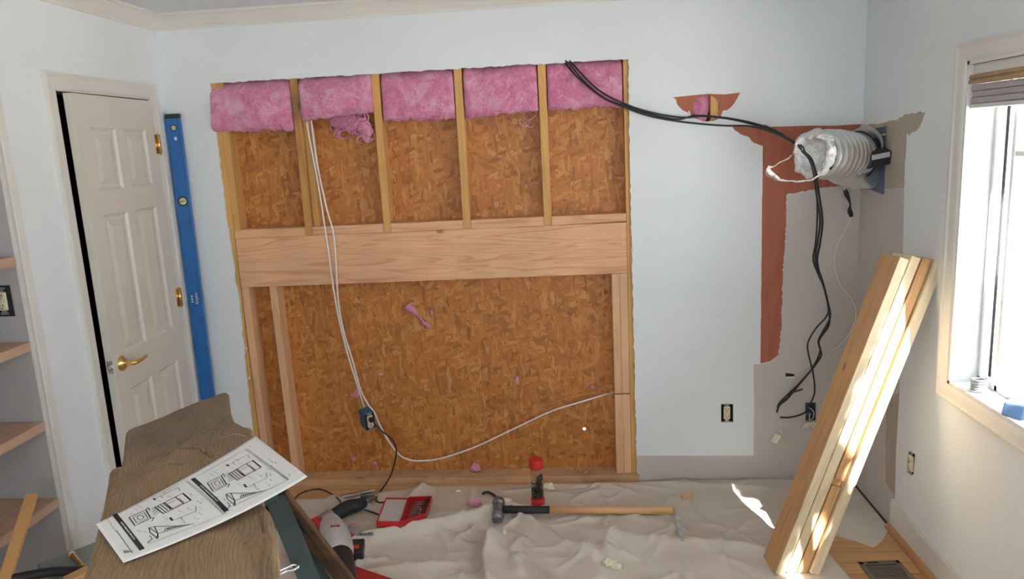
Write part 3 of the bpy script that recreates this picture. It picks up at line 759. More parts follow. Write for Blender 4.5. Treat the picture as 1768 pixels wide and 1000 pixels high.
# ------------------------------------------------------------------ insulation batts
def batt(x0, x1, ztop, zb_l, zb_r, label, front=.008, bulge=.012, seed=0, tuft=None, spread=0, curls=()):
    nx, nz = 64, 44; t = .07
    bm = BM(); V = {}
    for s in (0, 1):
        for i in range(nx+1):
            for j in range(nz+1):
                a, b = i/nx, j/nz
                zb = zb_l+(zb_r-zb_l)*a + .014*noise.noise(Vector((a*7, seed*5, 2)))+.006*noise.noise(Vector((a*26, seed*5, 2)))
                x = x0+(x1-x0)*a; z = zb+(ztop-zb)*b
                x -= spread*(1-b)*(1-a)**2
                ex = min(a, 1-a)*(x1-x0); ez = min(b*1.0, .35)*(ztop-zb)
                rd = min(1, ex/.03)*(1 if b > .5 else min(1, ez/.035)); rd = math.sqrt(max(0, 1-(1-rd)**2))
                p = Vector((x*6, z*6, seed*4.))
                h = .018*noise.noise(p)+.012*noise.noise(p*2.3)+.007*noise.noise(p*5.5)+.0035*noise.noise(p*13)
                tt = .12 if b > .86 else 0
                if s == 0: y = front+.022*(1-rd)-bulge*rd*(.6+.8*(1-b))*min(1, (1-b)/.25)-h*rd + .034*max(0, (b-.80)/.20)**1.5
                else: y = front+.022*(1-rd)+(t-.03)*rd
                edge = (i in (0, nx) or j in (0, nz))
                if edge and s == 1: V[(1, i, j)] = V[(0, i, j)]; continue
                V[(s, i, j)] = bm.verts.new((x, y, z))
    for s in (0, 1):
        for i in range(nx):
            for j in range(nz):
                q = [V[(s, i, j)], V[(s, i+1, j)], V[(s, i+1, j+1)], V[(s, i, j+1)]]
                try:
                    f = bm.faces.new(q if s == 0 else q[::-1]); f.smooth = True
                except ValueError: pass
    if tuft:
        for (x, y, z, r, sd) in tuft: blob(bm, (x, y, z), r, .55, 2.2, 3, sd)
    for (cx_, cz_, sp, nn_) in curls:
        for k in range(nn_):
            rc = random.Random(seed*100+k); c0_ = Vector((cx_+rc.uniform(-sp, sp), front+rc.uniform(-.006, .03), cz_+rc.uniform(-.028, .03))); P = [c0_]; an = rc.uniform(0, 6.3)
            for q in range(6):
                an += rc.uniform(.3, 1.1); P.append(P[-1]+Vector((math.cos(an), rc.uniform(-.2, .2), math.sin(an)))*rc.uniform(.010, .020))
            tube(bm, P, (.0065 if nn_ > 5 else .003, .0008), 6, 0, 4)
    # loose strands hanging from the lower edge
    rnd = random.Random(seed)
    for k in range(26):
        a = rnd.random(); x = x0+(x1-x0)*a; z = zb_l+(zb_r-zb_l)*a+rnd.uniform(-.004, .02)
        P = [Vector((x, front-.006, z+.01))]
        for q in range(3): P.append(P[-1]+Vector((rnd.uniform(-.014, .014), rnd.uniform(-.006, .004), rnd.uniform(-.014, .002))))
        tube(bm, P, (.0022, .0005), 4, 0, 3)
    o = obj('insulation_batt', bm, 'pink')
    return tag(o, label, 'insulation', 'pink batts across the top of the opening')
g = .0215
batt(XOPL-.004, stx[0]-g, 2.148, 1.905, 1.893, 'leftmost pink fibreglass batt bulging over the cut drywall edge', .006, .030, 1, spread=.012)
tx = PY(630, 222, .02)
batt(stx[0]+g, stx[1]-g+.004, 2.150, 1.935, 1.955, 'second pink fibreglass batt, torn with a ragged tuft hanging at its corner', .004, .034, 2,
     tuft=[(PY(600, 212, 0).x, .03, PY(600, 212, 0).z, (.09, .025, .035), 1), (tx.x, .02, tx.z, (.035, .025, .045), 2), (tx.x-.05, .02, tx.z+.025, (.06, .03, .032), 3), (PY(630, 236, 0).x, .02, PY(630, 236, 0).z, (.014, .012, .03), 4)], curls=((PY(612, 214, 0).x, PY(612, 214, 0).z, .085, 26), (PY(632, 226, 0).x, PY(632, 226, 0).z, .02, 10)))
batt(stx[1]+g, stx[2]-g, 2.150, 1.915, 1.905, 'middle pink fibreglass batt between third and fourth studs', .012, .012, 3)
batt(stx[2]+g, stx[3]-g, 2.150, 1.905, 1.925, 'fourth pink fibreglass batt with a thin wisp below its right end', .012, .012, 4, curls=((PY(905, 212, .02).x, PY(905, 212, .02).z, .045, 3),))
batt(stx[3]+g, .1995, 2.150, 1.925, 1.925, 'rightmost pink fibreglass batt crossed by the black cables', .014, .008, 5)
bm = BM(); blob(bm, (xr-.048, .05, czh), (.044, .032, .10), .35, 1.6, 4, 11)
tag(obj('insulation_wad', bm, 'pink'), 'pink insulation seen inside the small round wall hole', 'insulation')

# loose pink tufts and foam crumbs: one thing each
def scrap(name, u, v, plane, r, mat, label, cat, group, seed, amp=.5, val=0):
    p = PY(u, v, val) if plane == 'y' else PZ(u, v, val)
    bm = BM(); blob(bm, p+Vector((0, -(r[1]*.6) if plane == 'y' else 0, r[2]*.55 if plane == 'z' else 0)), r, amp, 1.7, 3, seed)
    return tag(obj(name, bm, mat), label, cat, group)
PT = 'loose tufts of pink insulation'
scrap('insulation_tuft', 822, 806, 'y', (.028, .018, .022), 'pink', 'pink tuft lying on the sill plate, left of the red capped jar', 'insulation', PT, 21, .5, .06)
bm = BM(); P = [PY(u, v, YD-.012) for u, v in ((703, 527), (716, 540), (728, 553), (743, 566))]; tube(bm, P, lambda t: .016*(1-.75*t)+.006*math.sin(9*t), 9)
for v in bm.verts: v.co += Vector((1, .3, 1))*.008*noise.noise(v.co*60)
tag(obj('insulation_tuft', bm, 'pink'), 'long pink tuft stuck high on the strand board below the header', 'insulation', PT)
for k, (u, v, r, lab) in enumerate([(892, 655, (.010, .006, .016), 'pink tuft stuck on the strand board above the white cable, middle of the board'), (1022, 668, (.010, .006, .009), 'pink tuft on the strand board near the right trimmer, above the copper wire'), (615, 680, (.012, .006, .02), 'pink tuft beside the white cables just above the blue box'), (612, 792, (.012, .01, .012), 'pink tuft low on the strand board below the blue box'), (648, 800, (.012, .01, .012), 'pink tuft at the sill just left of the black cord'), (658, 646, (.013, .006, .006), 'flat pink wisp stuck right of the white cables'), (745, 540, (.008, .006, .014), 'small pink wisp right of the long pink tuft')]):
    scrap('insulation_tuft', u, v, 'y', r, 'pink', lab, 'insulation', PT, 30+k, .6, YD-.004)

# ------------------------------------------------------------------ drop cloth
FOLDS = [  # pixel polyline, height, half width on the near side, half width on the far side
    ([(560, 975), (640, 936), (720, 922), (800, 906), (866, 889), (930, 886)], .045, .030, .07),
    ([(857, 918), (845, 945), (834, 972), (838, 1000), (846, 1040)], .042, .03, .055),
    ([(893, 893), (930, 916), (975, 948), (1040, 972)], .030, .035, .05),
    ([(815, 912), (830, 930), (848, 955)], .022, .02, .04),
    ([(886, 962), (930, 996), (970, 1030)], .032, .03, .05),
    ([(738, 838), (716, 856), (692, 880)], .030, .022, .03),
    ([(1010, 918), (1100, 938), (1200, 945), (1330, 955)], .028, .06, .12),
    ([(600, 1000), (700, 985), (800, 975)], .022, .05, .06),
    ([(560, 862), (600, 872), (650, 880)], .018, .03, .03),
    ([(900, 850), (1000, 858), (1100, 850)], .010, .05, .05),
    ([(1120, 836), (1230, 842), (1340, 846)], .014, .03, .06),
    ([(980, 868), (1040, 850), (1090, 836)], .010, .03, .03),
    ([(900, 1000), (880, 960), (905, 930)], .018, .03, .06),
    ([(1040, 1010), (1020, 975), (1050, 950)], .016, .04, .06),
    ([(700, 905), (770, 890), (835, 893)], .014, .015, .03),
]
rw = random.Random(12)
SMALL = []
for k in range(95):
    u0, v0_ = rw.uniform(520, 1340), rw.uniform(838, 1010); a = PZ(u0, v0_, .01); an = rw.choice([rw.gauss(.15, .45), rw.gauss(1.9, .5)]); L_ = rw.uniform(.10, .34)
    m_ = a+Vector((math.cos(an), math.sin(an), 0))*L_*.5+Vector((-math.sin(an), math.cos(an), 0))*L_*rw.uniform(-.12, .12)
    SMALL.append(([a, m_, a+Vector((math.cos(an), math.sin(an), 0))*L_], rw.uniform(.004, .011), rw.uniform(.010, .02), rw.uniform(.014, .04)))
FL = [([PZ(u, v, .01) for u, v in pts], h, a, b) for pts, h, a, b in FOLDS] + SMALL
def cloth_h(X, Y):
    H = np.full(X.shape, .004)
    for P, h, wn_, wf in FL:
        best = np.full(X.shape, 9.); sgn = np.ones(X.shape); tt = np.zeros(X.shape)
        L = [0]
        for a, b in zip(P, P[1:]): L.append(L[-1]+(b-a).length)
        for k, (a, b) in enumerate(zip(P, P[1:])):
            dx, dy = b.x-a.x, b.y-a.y; l2 = dx*dx+dy*dy
            t = np.clip(((X-a.x)*dx+(Y-a.y)*dy)/l2, 0, 1)
            ex, ey = X-(a.x+t*dx), Y-(a.y+t*dy); d = np.hypot(ex, ey); s = np.sign(dx*ey-dy*ex)
            mk = d < best; best = np.where(mk, d, best); sgn = np.where(mk, s, sgn); tt = np.where(mk, (L[k]+t*(L[k+1]-L[k]))/L[-1], tt)
        wd = np.where(sgn > 0, wf, wn_)
        env = np.clip(np.minimum(tt, 1-tt)*5+.25, 0, 1)
        H += 1.35*h*env*np.exp(-(best/(wd*.8))**1.25)*(best < 4*wd)
    H += .004*np.sin(X*9+2*np.sin(Y*7))*np.sin(Y*11+1.5*np.sin(X*6)) + .004
    return H
def HC(x, y): return float(cloth_h(np.array([x]), np.array([y]))[0])
NXc, NYc = 330, 360
xs = np.linspace(-1.72, 1.06, NXc); ys = np.linspace(-3.3, -.008, NYc)
Xg, Yg = np.meshgrid(xs, ys, indexing='ij')
# back edge of the cloth wanders away from the wall on the left
bk = np.interp(xs, [-1.72, -1.6, -1.35, -1.1, -.92, -.6, 0, .3, .6, 1.06], [-.20, -.165, -.16, -.10, -.035, -.04, -.03, -.022, -.010, -.012])
rt = np.interp(ys, [-3.3, -1.3, -.93, -.80, -.62, -.45, -.2, 0], [1.02, .99, .955, .935, .99, 1.03, 1.05, 1.05])
fy = 1-(1-(Yg-ys[0])/(ys[-1]-ys[0]))**1.35; Y2 = ys[0]+fy*(bk[:, None]-ys[0])
fx = (Xg-xs[0])/(xs[-1]-xs[0]); X2 = xs[0]+fx*(rt[None, :]-xs[0])
Hh = cloth_h(X2, Y2)
edge = np.minimum.reduce([(bk[:, None]-Y2)/.03, (rt[None, :]-X2)/.03, np.ones_like(X2)])
Hh = .0025+Hh*np.clip(.35+edge*.65, 0, 1)
bm = BM()
Vc = [[bm.verts.new((X2[i, j], Y2[i, j], Hh[i, j])) for j in range(NYc)] for i in range(NXc)]
for i in range(NXc-1):
    for j in range(NYc-1):
        f = bm.faces.new((Vc[i][j], Vc[i+1][j], Vc[i+1][j+1], Vc[i][j+1])); f.smooth = True
oc = obj('drop_cloth', bm, 'canvas'); tag(oc, 'creased beige canvas drop cloth spread over the floor', 'drop cloth')
sm = oc.modifiers.new('thickness', 'SOLIDIFY'); sm.thickness = .0012; sm.offset = -1
bm = BM(); poly = [(PZ(u, v, 0).x, PZ(u, v, 0).y) for u, v in [(1438, 924), (1474, 934), (1508, 946), (1522, 936)]] + [(XC-.016, PZ(1540, 914, 0).y), (XC-.016, -.12), (XC-.10, -.02), (.99, -.02), (.93, -.35)]
prism(bm, poly, .0006, .0022); tag(obj('floor_paper', bm, 'sheet'), 'pale paper sheet on the floor in the corner behind the leaning boards', 'paper')
# floor register
v0 = PZ(1497, 970, 0); TV = Matrix.Translation((1.155, -.955, 0)) @ Matrix.Rotation(math.radians(4), 4, 'Z')
vt = thing('floor_register', 'brown grey slotted metal floor register set in the oak floor by the right wall', 'register', (0, 0, 0), T=TV)
bm = BM(); W2, H2 = .085, .165
box(bm, (-W2, H2-.022, 0), (W2, H2, .005)); box(bm, (-W2, -H2, 0), (W2, -H2+.022, .005)); box(bm, (-W2, -H2, 0), (-W2+.02, H2, .005)); box(bm, (W2-.02, -H2, 0), (W2, H2, .005))
obj('frame', bm, 'vent', vt, local=True, bevel=.0015)
bm = BM()
for k in range(22): box(bm, (-W2+.02, -H2+.024+k*.0127, .0005), (W2-.02, -H2+.024+k*.0127+.0075, .0035))
obj('grille', bm, 'vent', vt, local=True)
bm = BM(); box(bm, (-.05, H2-.017, .0048), (-.006, H2-.008, .0065)); obj('damper_lever', bm, 'black', vt, local=True)
bm = BM(); box(bm, (-W2+.018, -H2+.02, .0001), (W2-.018, H2-.02, .0006)); obj('duct_shade', bm, 'gap_shade', vt, local=True)  # dark sheet stands in for the shade below the grille
# dark strip painted as the shaded gap where the baseboard is missing
bm = BM(); box(bm, (XC-.010, ybs+.0, .0002), (XC-.001, -.06, .0014)); tag(struct('gap_shade_strip', bm, 'gap_shade'))

# ------------------------------------------------------------------ spirit level in the left corner
LB = Vector((-2.022, -.052, .0)); LTp = PY(298, 197, -.026); Lz = (LTp-LB); LLEN = Lz.length
TL = frame(LB, (1, .12, 0), Lz); TLm = TL.copy()
ax = TL.to_3x3()
xv = Vector((1, .18, 0)).normalized(); zv = Lz.normalized(); yv = zv.cross(xv).normalized(); xv = yv.cross(zv)
TLm = Matrix.Identity(4)
for i, v in enumerate((xv, yv, zv)):
    for k in range(3): TLm[k][i] = v[k]
TLm.translation = LB
lv = thing('spirit_level', 'tall blue aluminium spirit level standing upright in the corner beside the door', 'level', (0, 0, 0), T=TLm)
bm = BM(); HW = .034
prism(bm, [(-HW, -.012), (-HW+.009, -.012), (-HW+.011, -.008), (HW-.011, -.008), (HW-.009, -.012), (HW, -.012), (HW, .012), (HW-.009, .012), (HW-.011, .008), (-HW+.011, .008), (-HW+.009, .012), (-HW, .012)], .012, LLEN-.012)
obj('beam', bm, 'blue', lv, local=True, bevel=.0008)
for z in (0, LLEN-.022):
    bm = BM(); box(bm, (-HW-.001, -.0135, z), (HW+.001, .0135, z+.022)); obj('end_cap', bm, 'black', lv, local=True, bevel=.002)
for z, r in ((LLEN*.785, .024), (LLEN-.068, .015)):
    bm = BM(); RT_ = Matrix.Translation((0, -.008, z)) @ Matrix.Rotation(PI/2, 4, 'X')
    lathe(bm, [(r, -.001), (r, .004), (r*.8, .006), (r*.76, .003), (r*.74, .001)], RT_, 28, cap=False); vh = obj('vial_holder', bm, 'black', lv, local=True)
    bm = BM(); cyl(bm, (0, -.0085, z), (0, -.0105, z), r*.75, 24); bm.transform(world_of(lv)); obj('vial_window', bm, 'ivory', vh)
    bm = BM(); tube(bm, [(-r*.6, -.012, z-.002), (r*.6, -.012, z+.002)], r*.2, 10, 0, 0); bm.transform(world_of(lv)); obj('vial', bm, plain('yellow_green_vial', (.55, .6, .18), .15), vh)
def text_mesh(s, size, mat, T, parent, name, local=True, depth=.0002, align='CENTER'):
    cu = bpy.data.curves.new(name, 'FONT'); cu.body = s; cu.size = size; cu.extrude = depth; cu.align_x = align; cu.align_y = 'CENTER'
    tmp = bpy.data.objects.new(name+'_tmp', cu); COL.objects.link(tmp)
    dg = bpy.context.evaluated_depsgraph_get(); me = bpy.data.meshes.new_from_object(tmp.evaluated_get(dg))
    bpy.data.objects.remove(tmp); bm = BM(); bm.from_mesh(me); bpy.data.meshes.remove(me)
    bm.transform(T)
    if parent and local: return obj(name, bm, mat, parent, local=True)
    return obj(name, bm, mat, parent)
zt_ = LLEN*.535
text_mesh('Empire', .021, 'whiteink', Matrix.Translation((.006, -.0085, zt_)) @ Matrix.Rotation(PI/2, 4, 'X') @ Matrix.Rotation(PI/2, 4, 'Z'), lv, 'lettering')
for k in range(3):
    bm = BM(); box(bm, (-.020, -.0095, zt_-.02+k*.014), (-.012, -.008, zt_-.012+k*.014)); obj('marking', bm, 'whiteink', lv, local=True)
bm = BM(); box(bm, (-.004, -.0095, LLEN-.128), (.008, -.008, LLEN-.112)); obj('marking', bm, 'whiteink', lv, local=True)

# ------------------------------------------------------------------ cables in the opening
def pp(u, v, y): return PY(u, v, y)
bm = BM(); tube(bm, [pp(527, 190, .055), pp(531, 222, .03), pp(546, 300, .012), pp(556, 360, -.008), pp(568, 440, -.008), pp(573, 480, -.004), pp(583, 540, .02), pp(597, 600, .04), pp(615, 660, .055), pp(627, 698, .065), pp(630, 708, .068)], .0046, 8)
tag(obj('cable', bm, 'nm'), 'left white cable hanging from the second batt into the blue outlet box', 'cable')
bm = BM(); tube(bm, [pp(535, 190, .055), pp(539, 222, .03), pp(549, 290, .012), pp(564, 360, -.009), pp(575, 400, -.009), pp(580, 450, -.008), pp(584, 520, .012), pp(594, 575, .03), pp(608, 620, .045), pp(622, 672, .055), pp(636, 699, .045), pp(646, 712, .03), pp(656, 735, .03), pp(670, 760, .03), pp(688, 784, .035), pp(703, 793, .04), pp(722, 796, .045), pp(760, 792, .055), pp(820, 772, .065), pp(880, 744, .07), pp(950, 711, .075), pp(1000, 695, .075), pp(1040, 683, .075), pp(1068, 675, .07)], .0048, 8)
tag(obj('cable', bm, 'nm'), 'long white cable looping past the blue box and across to the right trimmer', 'cable')
bm = BM(); tube(bm, [pp(870, 746, .062), pp(884, 732, .058), pp(910, 718, .058), pp(940, 702, .06), pp(970, 690, .06), pp(1000, 682, .06), pp(1030, 679, .06), pp(1062, 679, .062)], .0016, 6)
tag(obj('wire', bm, 'copper'), 'bare copper wire running along the white cable into the right trimmer', 'wire')

# blue outlet box hanging on its cables
bc = pp(634, 723, .03); TB = Matrix.Translation(bc) @ Matrix.Rotation(math.radians(38), 4, 'Z') @ Matrix.Rotation(math.radians(-6), 4, 'Y') @ Matrix.Rotation(math.radians(8), 4, 'X')
bx = thing('outlet_box', 'blue plastic outlet box with an ivory receptacle hanging on white cables', 'outlet', (0, 0, 0), T=TB)
bm = BM(); W, D, H = .027, .038, .048
for a, b in (((-W, -D, -H), (-W+.0025, D, H)), ((W-.0025, -D, -H), (W, D, H)), ((-W, -D, -H), (W, D, -H+.0025)), ((-W, -D, H-.0025), (W, D, H)), ((-W, D-.0025, -H), (W, D, H))): box(bm, a, b)
obj('box_shell', bm, 'bluebox', bx, local=True, bevel=.001)
bm = BM(); box(bm, (-W+.003, -D+.010, -H+.003), (W-.003, -D+.013, H-.003)); obj('interior_shade', bm, 'black', bx, local=True)  # black sheet stands in for the shade inside the box
def receptacle(parent, T, plug=False):
    bm = BM(); box(bm, (-.0165, -.010, -.034), (.0165, .0, .034), T=T); r = obj('receptacle', bm, 'ivory', parent, bevel=.003)
    bm = BM()
    for s in (-1, 1):
        lathe(bm, [(.0155, .0), (.0155, .0035), (.014, .005)], T @ Matrix.Translation((0, -.010, s*.0185)) @ Matrix.Rotation(PI/2, 4, 'X'), 20)
    obj('face', bm, 'ivory', r)
    bm = BM()
    for s in (-1, 1):
        if plug and s == 1: continue
        for dx in (-.006, .006): box(bm, (dx-.0014, -.0156, s*.0185-.001), (dx+.0014, -.0148, s*.0185+.008), T=T)
        lathe(bm, [(.0028, 0), (.0028, .0008)], T @ Matrix.Translation((0, -.0148, s*.0185-.007)) @ Matrix.Rotation(PI/2, 4, 'X'), 10)
    obj('slot', bm, 'black', r)
    for s in (-1, 1):
        bm = BM(); prism(bm, [(-.0095, s*.033), (.0095, s*.033), (.0095, s*.043), (.016, s*.043), (.016, s*.051), (-.016, s*.051), (-.016, s*.043), (-.0095, s*.043)], .0045, .006, T @ Matrix.Rotation(PI/2, 4, 'X'))
        obj('mounting_strap', bm, 'steel', parent)
    return r
receptacle(bx, TB @ Matrix.Translation((0, -D+.006, 0)), True)
def on(u, v, up=0.):
    p = PZ(u, v, .012)
    for _ in range(4): p = PZ(u, v, HC(p.x, p.y)+up)
    return p
# cord with plug
TP = TB @ Matrix.Translation((0, -D-.008, .0185))
cord = thing('power_cord', 'black power cord plugged into the blue box and trailing down to the floor', 'cord', (0, 0, 0), T=Matrix.Translation(TP.translation))
bm = BM(); box(bm, (-.012, -.026, -.010), (.012, .0, .011), T=TP); obj('plug', bm, 'rubber', cord, bevel=.004)
pst = TP @ Vector((.006, -.022, -.006))
bm = BM(); tube(bm, [pst, pp(648, 733, -.03), pp(661, 746, -.03), pp(676, 758, -.02), pp(684, 775, -.015), pp(681, 800, -.02), pp(672, 826, -.035), pp(656, 850, -.10), on(649, 862, .008), on(656, 868, .007), on(676, 864, .010), on(694, 866, .008), on(697, 878, .007), on(682, 887, .007), on(660, 890, .007), on(644, 885, .008), PZ(628, 880, .04)], .0042, 8)
obj('cord', bm, 'cable', cord)
# ------------------------------------------------------------------ black cables to the duct
BKG = 'black cables over the right wall'
YDu = -.40
def blackcable(P, lab, r=.0043):
    bm = BM(); tube(bm, P, r, 8); tag(obj('cable', bm, 'cable'), lab, 'cable', BKG)
blackcable([pp(970, 100, .02), pp(984, 112, -.012), pp(1010, 142, -.03), pp(1045, 170, -.03), pp(1087, 186, -.012), pp(1130, 199, -.012), pp(1170, 206, -.014), pp(1200, 200, -.016), pp(1240, 202, -.04), pp(1290, 210, -.12), pp(1335, 224, -.24), pp(1372, 246, -.36), pp(1382, 254, -.38)], 'upper black cable from the top of the opening into the foil duct')
blackcable([pp(980, 102, .02), pp(990, 112, -.014), pp(1022, 146, -.028), pp(1050, 166, -.03), pp(1088, 183, -.02), pp(1132, 196, -.02), pp(1180, 203, -.02), pp(1215, 201, -.03), pp(1262, 206, -.07), pp(1306, 217, -.16), pp(1348, 233, -.28), pp(1378, 248, -.36), pp(1388, 256, -.38)], 'middle black cable from the top of the opening into the foil duct')
blackcable([pp(975, 108, .03), pp(1000, 136, -.012), pp(1040, 168, -.022), pp(1080, 186, -.024), pp(1120, 200, -.012), pp(1160, 208, -.012), pp(1200, 213, -.012), pp(1250, 217, -.03), pp(1295, 218, -.10), pp(1335, 229, -.22), pp(1366, 244, -.33), pp(1384, 258, -.38)], 'lowest black cable sagging under the small round hole towards the duct')
st = [pp(1386, 262, -.41), pp(1398, 275, -.47), pp(1406, 300, -.47), pp(1410, 330, -.40)]
blackcable([pp(1384, 260, -.39)]+st+[pp(1411, 380, -.30), pp(1408, 420, -.24), pp(1404, 448, -.20), pp(1412, 472, -.17), pp(1422, 496, -.14), pp(1430, 532, -.11), pp(1426, 548, -.10), pp(1408, 568, -.09), pp(1395, 592, -.07), pp(1396, 612, -.06), pp(1402, 636, -.05), pp(1406, 660, -.04), pp(1406, 680, -.03), pp(1400, 696, -.008), pp(1398, 704, .02)], 'black cable hanging from the duct down into the wall box beside the boards', .0040)
st2 = [p+RT*.012+FWD*.008 for p in st]
blackcable([pp(1388, 258, -.39)]+st2+[pp(1420, 380, -.30), pp(1416, 420, -.24), pp(1411, 448, -.21), pp(1416, 476, -.18), pp(1426, 508, -.15), pp(1432, 544, -.12), pp(1430, 564, -.10), pp(1416, 584, -.09), pp(1414, 596, -.08), pp(1418, 612, -.07), pp(1412, 624, -.06), pp(1400, 640, -.05), pp(1380, 664, -.035), pp(1360, 688, -.025), pp(1346, 700, -.02), pp(1341, 712, -.02)], 'black cable hanging from the duct whose end droops left of the wall box', .0045)
st3 = [p-RT*.008-FWD*.012 for p in st]
blackcable([pp(1390, 262, -.40)]+st3+[pp(1416, 380, -.31), pp(1412, 416, -.25), pp(1408, 450, -.22), pp(1419, 482, -.19), pp(1429, 520, -.15), pp(1433, 548, -.13), pp(1420, 574, -.11), pp(1413, 590, -.10), pp(1416, 606, -.09), pp(1404, 634, -.07), pp(1382, 660, -.05), pp(1360, 682, -.035), pp(1346, 696, -.03), pp(1343, 704, -.03), pp(1350, 694, -.04), pp(1364, 680, -.045), pp(1386, 672, -.05)], 'black cable hanging from the duct with its end curled back up', .0045)
bm = BM(); tube(bm, [pp(1400, 706, .02), pp(1394, 710, -.008), pp(1380, 717, -.018), pp(1362, 721, -.02), pp(1347, 721, -.02)], .0045, 8)
tag(obj('cable', bm, 'cable'), 'short black cable end sticking left out of the wall box', 'cable', BKG)

# thin white lead with black connector
lead = thing('audio_lead', 'thin white lead with a black inline connector hanging below the duct', 'lead', PY(1463, 320, -.03))
bm = BM(); tube(bm, [pp(1458, 290, -.12), pp(1456, 312, -.06), pp(1460, 334, -.03), pp(1467, 372, -.02), pp(1466, 382, -.014), pp(1455, 404, -.012), pp(1444, 428, -.012), pp(1441, 460, -.012), pp(1449, 490, -.012), pp(1470, 516, -.012), pp(1478, 540, -.012), pp(1470, 570, -.012), pp(1450, 595, -.012), pp(1420, 612, -.010), pp(1390, 636, -.008), pp(1378, 646, -.005)], .0026, 6)
obj('wire', bm, 'nm', lead)
bm = BM(); tube(bm, [pp(1459, 328, -.032), pp(1463, 338, -.03), pp(1468, 352, -.028), pp(1467, 362, -.026), pp(1470, 374, -.024)], lambda t: .0075+.0035*math.sin(t*9), 8)
obj('connector', bm, 'black', lead, label='black inline connector')

# ------------------------------------------------------------------ flexible foil duct and its wall plate
A, B = Vector((1.285, -.155, 1.640)), Vector((.945, -.425, 1.668))
TDu = frame(A, (0, 0, 1), (B-A)); LD = (B-A).length
xd = Vector((0, 0, 1)); zd = (B-A).normalized(); yd = zd.cross(xd).normalized(); xd = yd.cross(zd)
TDu = Matrix.Identity(4)
for i, v in enumerate((xd, yd, zd)):
    for k in range(3): TDu[k][i] = v[k]
TDu.translation = A
du = thing('foil_duct', 'silver flexible foil duct stub sticking out beside the right corner, cables through its mouth', 'duct', (0, 0, 0), T=TDu)
def crinkle(bm, amp, fr, seed=0):
    for v in bm.verts: v.co += Vector((noise.noise(v.co*fr+Vector((seed, 0, 0))), noise.noise(v.co*fr+Vector((0, seed+5, 0))), noise.noise(v.co*fr+Vector((0, 0, seed+9)))))*amp
bm = BM(); prof = []
n = 9
for i in range(n*6+1):
    t = i/(n*6); z = .075+t*(LD-.075-.03)
    env = .098+.008*math.sin(PI*t)-.012*(1-t)**3
    prof.append((env-.009*abs(math.sin(PI*n*t))**.5*(0.7+.3*math.sin(7*t))+.004, z))
lathe(bm, prof, None, 48, cap=False); crinkle(bm, .0025, 26); obj('corrugated_body', bm, 'foil_smooth', du, local=True)
bm = BM(); r0 = prof[-1][0]; z0 = prof[-1][1]
lathe(bm, [(r0, z0), (r0-.004, z0+.014), (r0-.013, z0+.024), (r0-.026, z0+.028), (r0-.034, z0+.020), (r0-.038, z0-.01), (r0-.045, z0-.03), (.02, z0-.04), (.0015, z0-.038)], None, 44, cap=False)
crinkle(bm, .016, 24, 3); crinkle(bm, .010, 60, 8); obj('crumpled_mouth', bm, 'foil', du, local=True, label='crumpled torn foil mouth')
bm = BM(); lathe(bm, [(.03, -.03), (.048, .0), (.050, .03), (.075, .072), (.093, .085)], Matrix.Translation((.035, -.02, 0)), 32, cap=False); crinkle(bm, .004, 26, 4); obj('collar', bm, 'palegrey', du, local=True)
bm = BM(); tube(bm, [(1.297, -.16, 1.540), (1.22, -.205, 1.548), (1.15, -.25, 1.572), (1.10, -.28, 1.60)], lambda t: .050+.012*t, 24, 0, 8); crinkle(bm, .006, 24, 6); obj('smooth_elbow', bm, 'foil_smooth', du)
bm = BM(); rb = [( .104*math.cos(2*PI*k/40), .104*math.sin(2*PI*k/40), .093+.018*math.cos(2*PI*k/40+.7)) for k in range(41)]
tube(bm, rb, .0032, 6, 0, 0); obj('band', bm, 'rubber', du, local=True, label='dark band around the duct')
bm = BM(); lp = [pp(1368, 268, -.46), pp(1352, 278, -.47), pp(1338, 286, -.48), pp(1324, 290, -.48), pp(1330, 300, -.485), pp(1344, 309, -.49), pp(1366, 313, -.50), pp(1386, 313, -.51), pp(1406, 308, -.51), pp(1418, 297, -.50), pp(1420, 288, -.48)]
S = spline(lp, 6); prev = None
for i, p in enumerate(S):
    t = i/(len(S)-1); wd = .004+.016*max(0, 1-abs(t-.38)/.14)+.006*max(0, (t-.75))
    up_ = Vector((.2, -.3, .8)).normalized()
    a, b = bm.verts.new(p+up_*wd), bm.verts.new(p-up_*wd)
    c = bm.verts.new(p+Vector((.1, -.9, 0))*.002)
    if prev:
        for q in ((prev[0], a, c, prev[2]), (prev[2], c, b, prev[1])): bm.faces.new(q).smooth = True
    prev = (a, b, c)
crinkle(bm, .007, 45, 2); fo = obj('torn_strip', bm, 'foil', du, label='torn loop of foil hanging from the mouth')
fo.modifiers.new('thickness', 'SOLIDIFY').thickness = .0012
pl = thing('vent_plate', 'blue grey sheet metal plate on the right wall behind the foil duct', 'plate', (XC, -.15, 1.62))
bm = BM(); ya, yb = PX(1531, 218, XC).y, -.012
prism(bm, [(ya, 1.767), (yb, 1.752), (yb, 1.495), (ya-.005, 1.470)], -.004, -.0003, Matrix(((0, 0, 1, XC), (1, 0, 0, 0), (0, 1, 0, 0), (0, 0, 0, 1))))
obj('sheet', bm, 'ductplate', pl)
bm = BM(); box(bm, (XC-.012, ya, 1.728), (XC-.004, yb-.03, 1.735)); obj('flange', bm, 'palegrey', pl)
TBk = frame(PY(1515, 272, -.30), (1, 0, .16), (0, -.25, 1))
bk_ = thing('black_bracket', 'black plastic bracket with a pale strip on the vent plate, right of the duct', 'bracket', (0, 0, 0), T=TBk)
